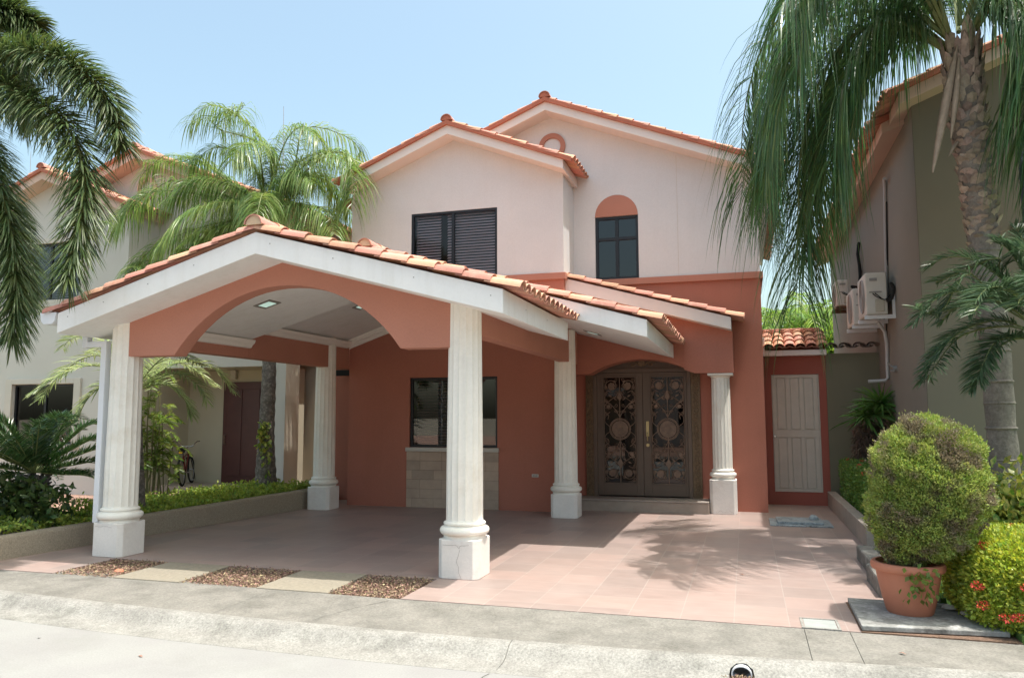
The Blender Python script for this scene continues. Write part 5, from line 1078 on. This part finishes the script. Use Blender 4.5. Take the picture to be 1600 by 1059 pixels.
P = np.stack([4.22+RNG.normal(0, .055, 60), -.60+RNG.normal(0, .012, 60), RNG.uniform(.2, .44, 60)], 1); P[:, 0] += (P[:, 2]-.44)*-.08; o = npmesh('trailing_vine', *cards(P, RNG.normal(0, .5, (60, 3))+[0, -.4, -.6], .055, .035), m_bambooleaf, PT)
# pebbles by the slab
for i, (x, y, z, r) in enumerate(((4.50, -.20, .05, .05), (4.60, -.38, .05, .06), (4.42, -.02, .06, .05))):
    a = MB(); a.lathe(0, 0, [(r*.5, 0), (r, r*.3), (r*.9, r*.6), (r*.4, r*.85), (.002, r*.9)], 12); o = a.build('rock', [m_sill, m_greykerb, m_kerb][i], None, 60); o.location = (x, y, z); o.scale = (1.2, .8, 1); tag(o, ['pale small rock right of the terracotta pot', 'grey flattish rock beside the rounded hedge', 'rough small rock just behind the terracotta pot'][i], 'rock', 'rocks beside the pot')

# the house across the street, mirrored in the door and window glass
def clone(o, parent=None):
    c = o.copy(); S.collection.objects.link(c); c.parent = parent
    for ch in list(o.children): clone(ch, c)
    return c
HO = clone(HL); HO2 = clone(HL); HO2.location = (-10.6, -15.2, 0); HO2.rotation_euler = (0, 0, math.pi); HO2['label'] = 'pale house across the street mirrored in the ground floor window behind the white column'; HO.location = (1.0, -14.5, 0); HO.rotation_euler = (0, 0, math.pi); HO['label'] = 'pale grey house across the street mirrored faintly in the front door glass'

# hairline cracks and joints, thin dark grooves lying on the concrete
def crack(name, pts, z, label, w=.004):
    a = MB(); C = [(x+random.uniform(-.008, .008), y+random.uniform(-.008, .008)) for x, y in catmull([(p[0], p[1], 0) for p in pts], 26)[:, :2]]
    L_ = []; R_ = []
    for i, (x, y) in enumerate(C):
        x2, y2 = C[min(i+1, len(C)-1)]; x1, y1 = C[max(i-1, 0)]; d = math.hypot(x2-x1, y2-y1) or 1; nx, ny = -(y2-y1)/d, (x2-x1)/d; ww = w*random.uniform(.4, 1.3)
        zz = z(y) if callable(z) else z
        L_.append((x+nx*ww, y+ny*ww, zz)); R_.append((x-nx*ww, y-ny*ww, zz))
    n = len(C); a.add(L_+R_, [(i, i+1, n+i+1, n+i) for i in range(n-1)]); o = a.build(name, M('crack_dirt', (.05, .048, .04), .95, .3, 20)); tag(o, label, 'crack', 'cracks in the street concrete'); return o
crack('crack', [(1.30, -2.25, 0), (1.22, -2.8, 0), (1.05, -3.5, 0), (1.0, -4.2, 0)], -.0985, 'thin crack crossing the road from the kerb joint')
crack('crack', [(-.35, -1.72, 0), (-.25, -1.35, 0), (-.05, -.95, 0)], -.0025, 'faint diagonal crack in the pavement near the third mulch bed', .003)
for x, y, lb in ((.8, -2.9, 'small dark pebble on the road near the kerb crack'), (-.4, -3.1, 'small dark pebble alone in the pale road'), (1.9, -2.5, 'small dark pebble close to the drain outlet'), (-2.3, -2.45, 'small dark pebble by the left gutter edge')):
    a = MB(); a.lathe(0, 0, [(.006, 0), (.012, .004), (.008, .010), (.001, .012)], 7); o = a.build('pebble', m_acd); o.location = (x, y, -.1); tag(o, lb, 'pebble', 'pebbles on the road')

# hairline cracks on the plinths, part of the house
a = MB()
for pts in ([(.06, .33), (.12, .325), (.20, .33), (.235, .30), (.25, .325), (.34, .33)], [(.245, .29), (.225, .22), (.21, .17), (.23, .12), (.235, .06), (.26, .01)], [(-4.26, .35), (-4.19, .34), (-4.12, .35), (-4.02, .335)], [(2.46, .05), (2.50, .02), (2.55, .06), (2.60, .03), (2.70, .05), (2.76, .02)]):
    y = 5.856 if pts[0][0] > 1 else -.001
    C = catmull([(x, y, z) for x, z in pts], 20); a.tube([tuple(c+np.array([0, 0, RNG.normal(0, .002)])) for c in C], .0011, 3)
a.build('hairline_crack', M('crack_brown', (.16, .12, .10), .9), H)
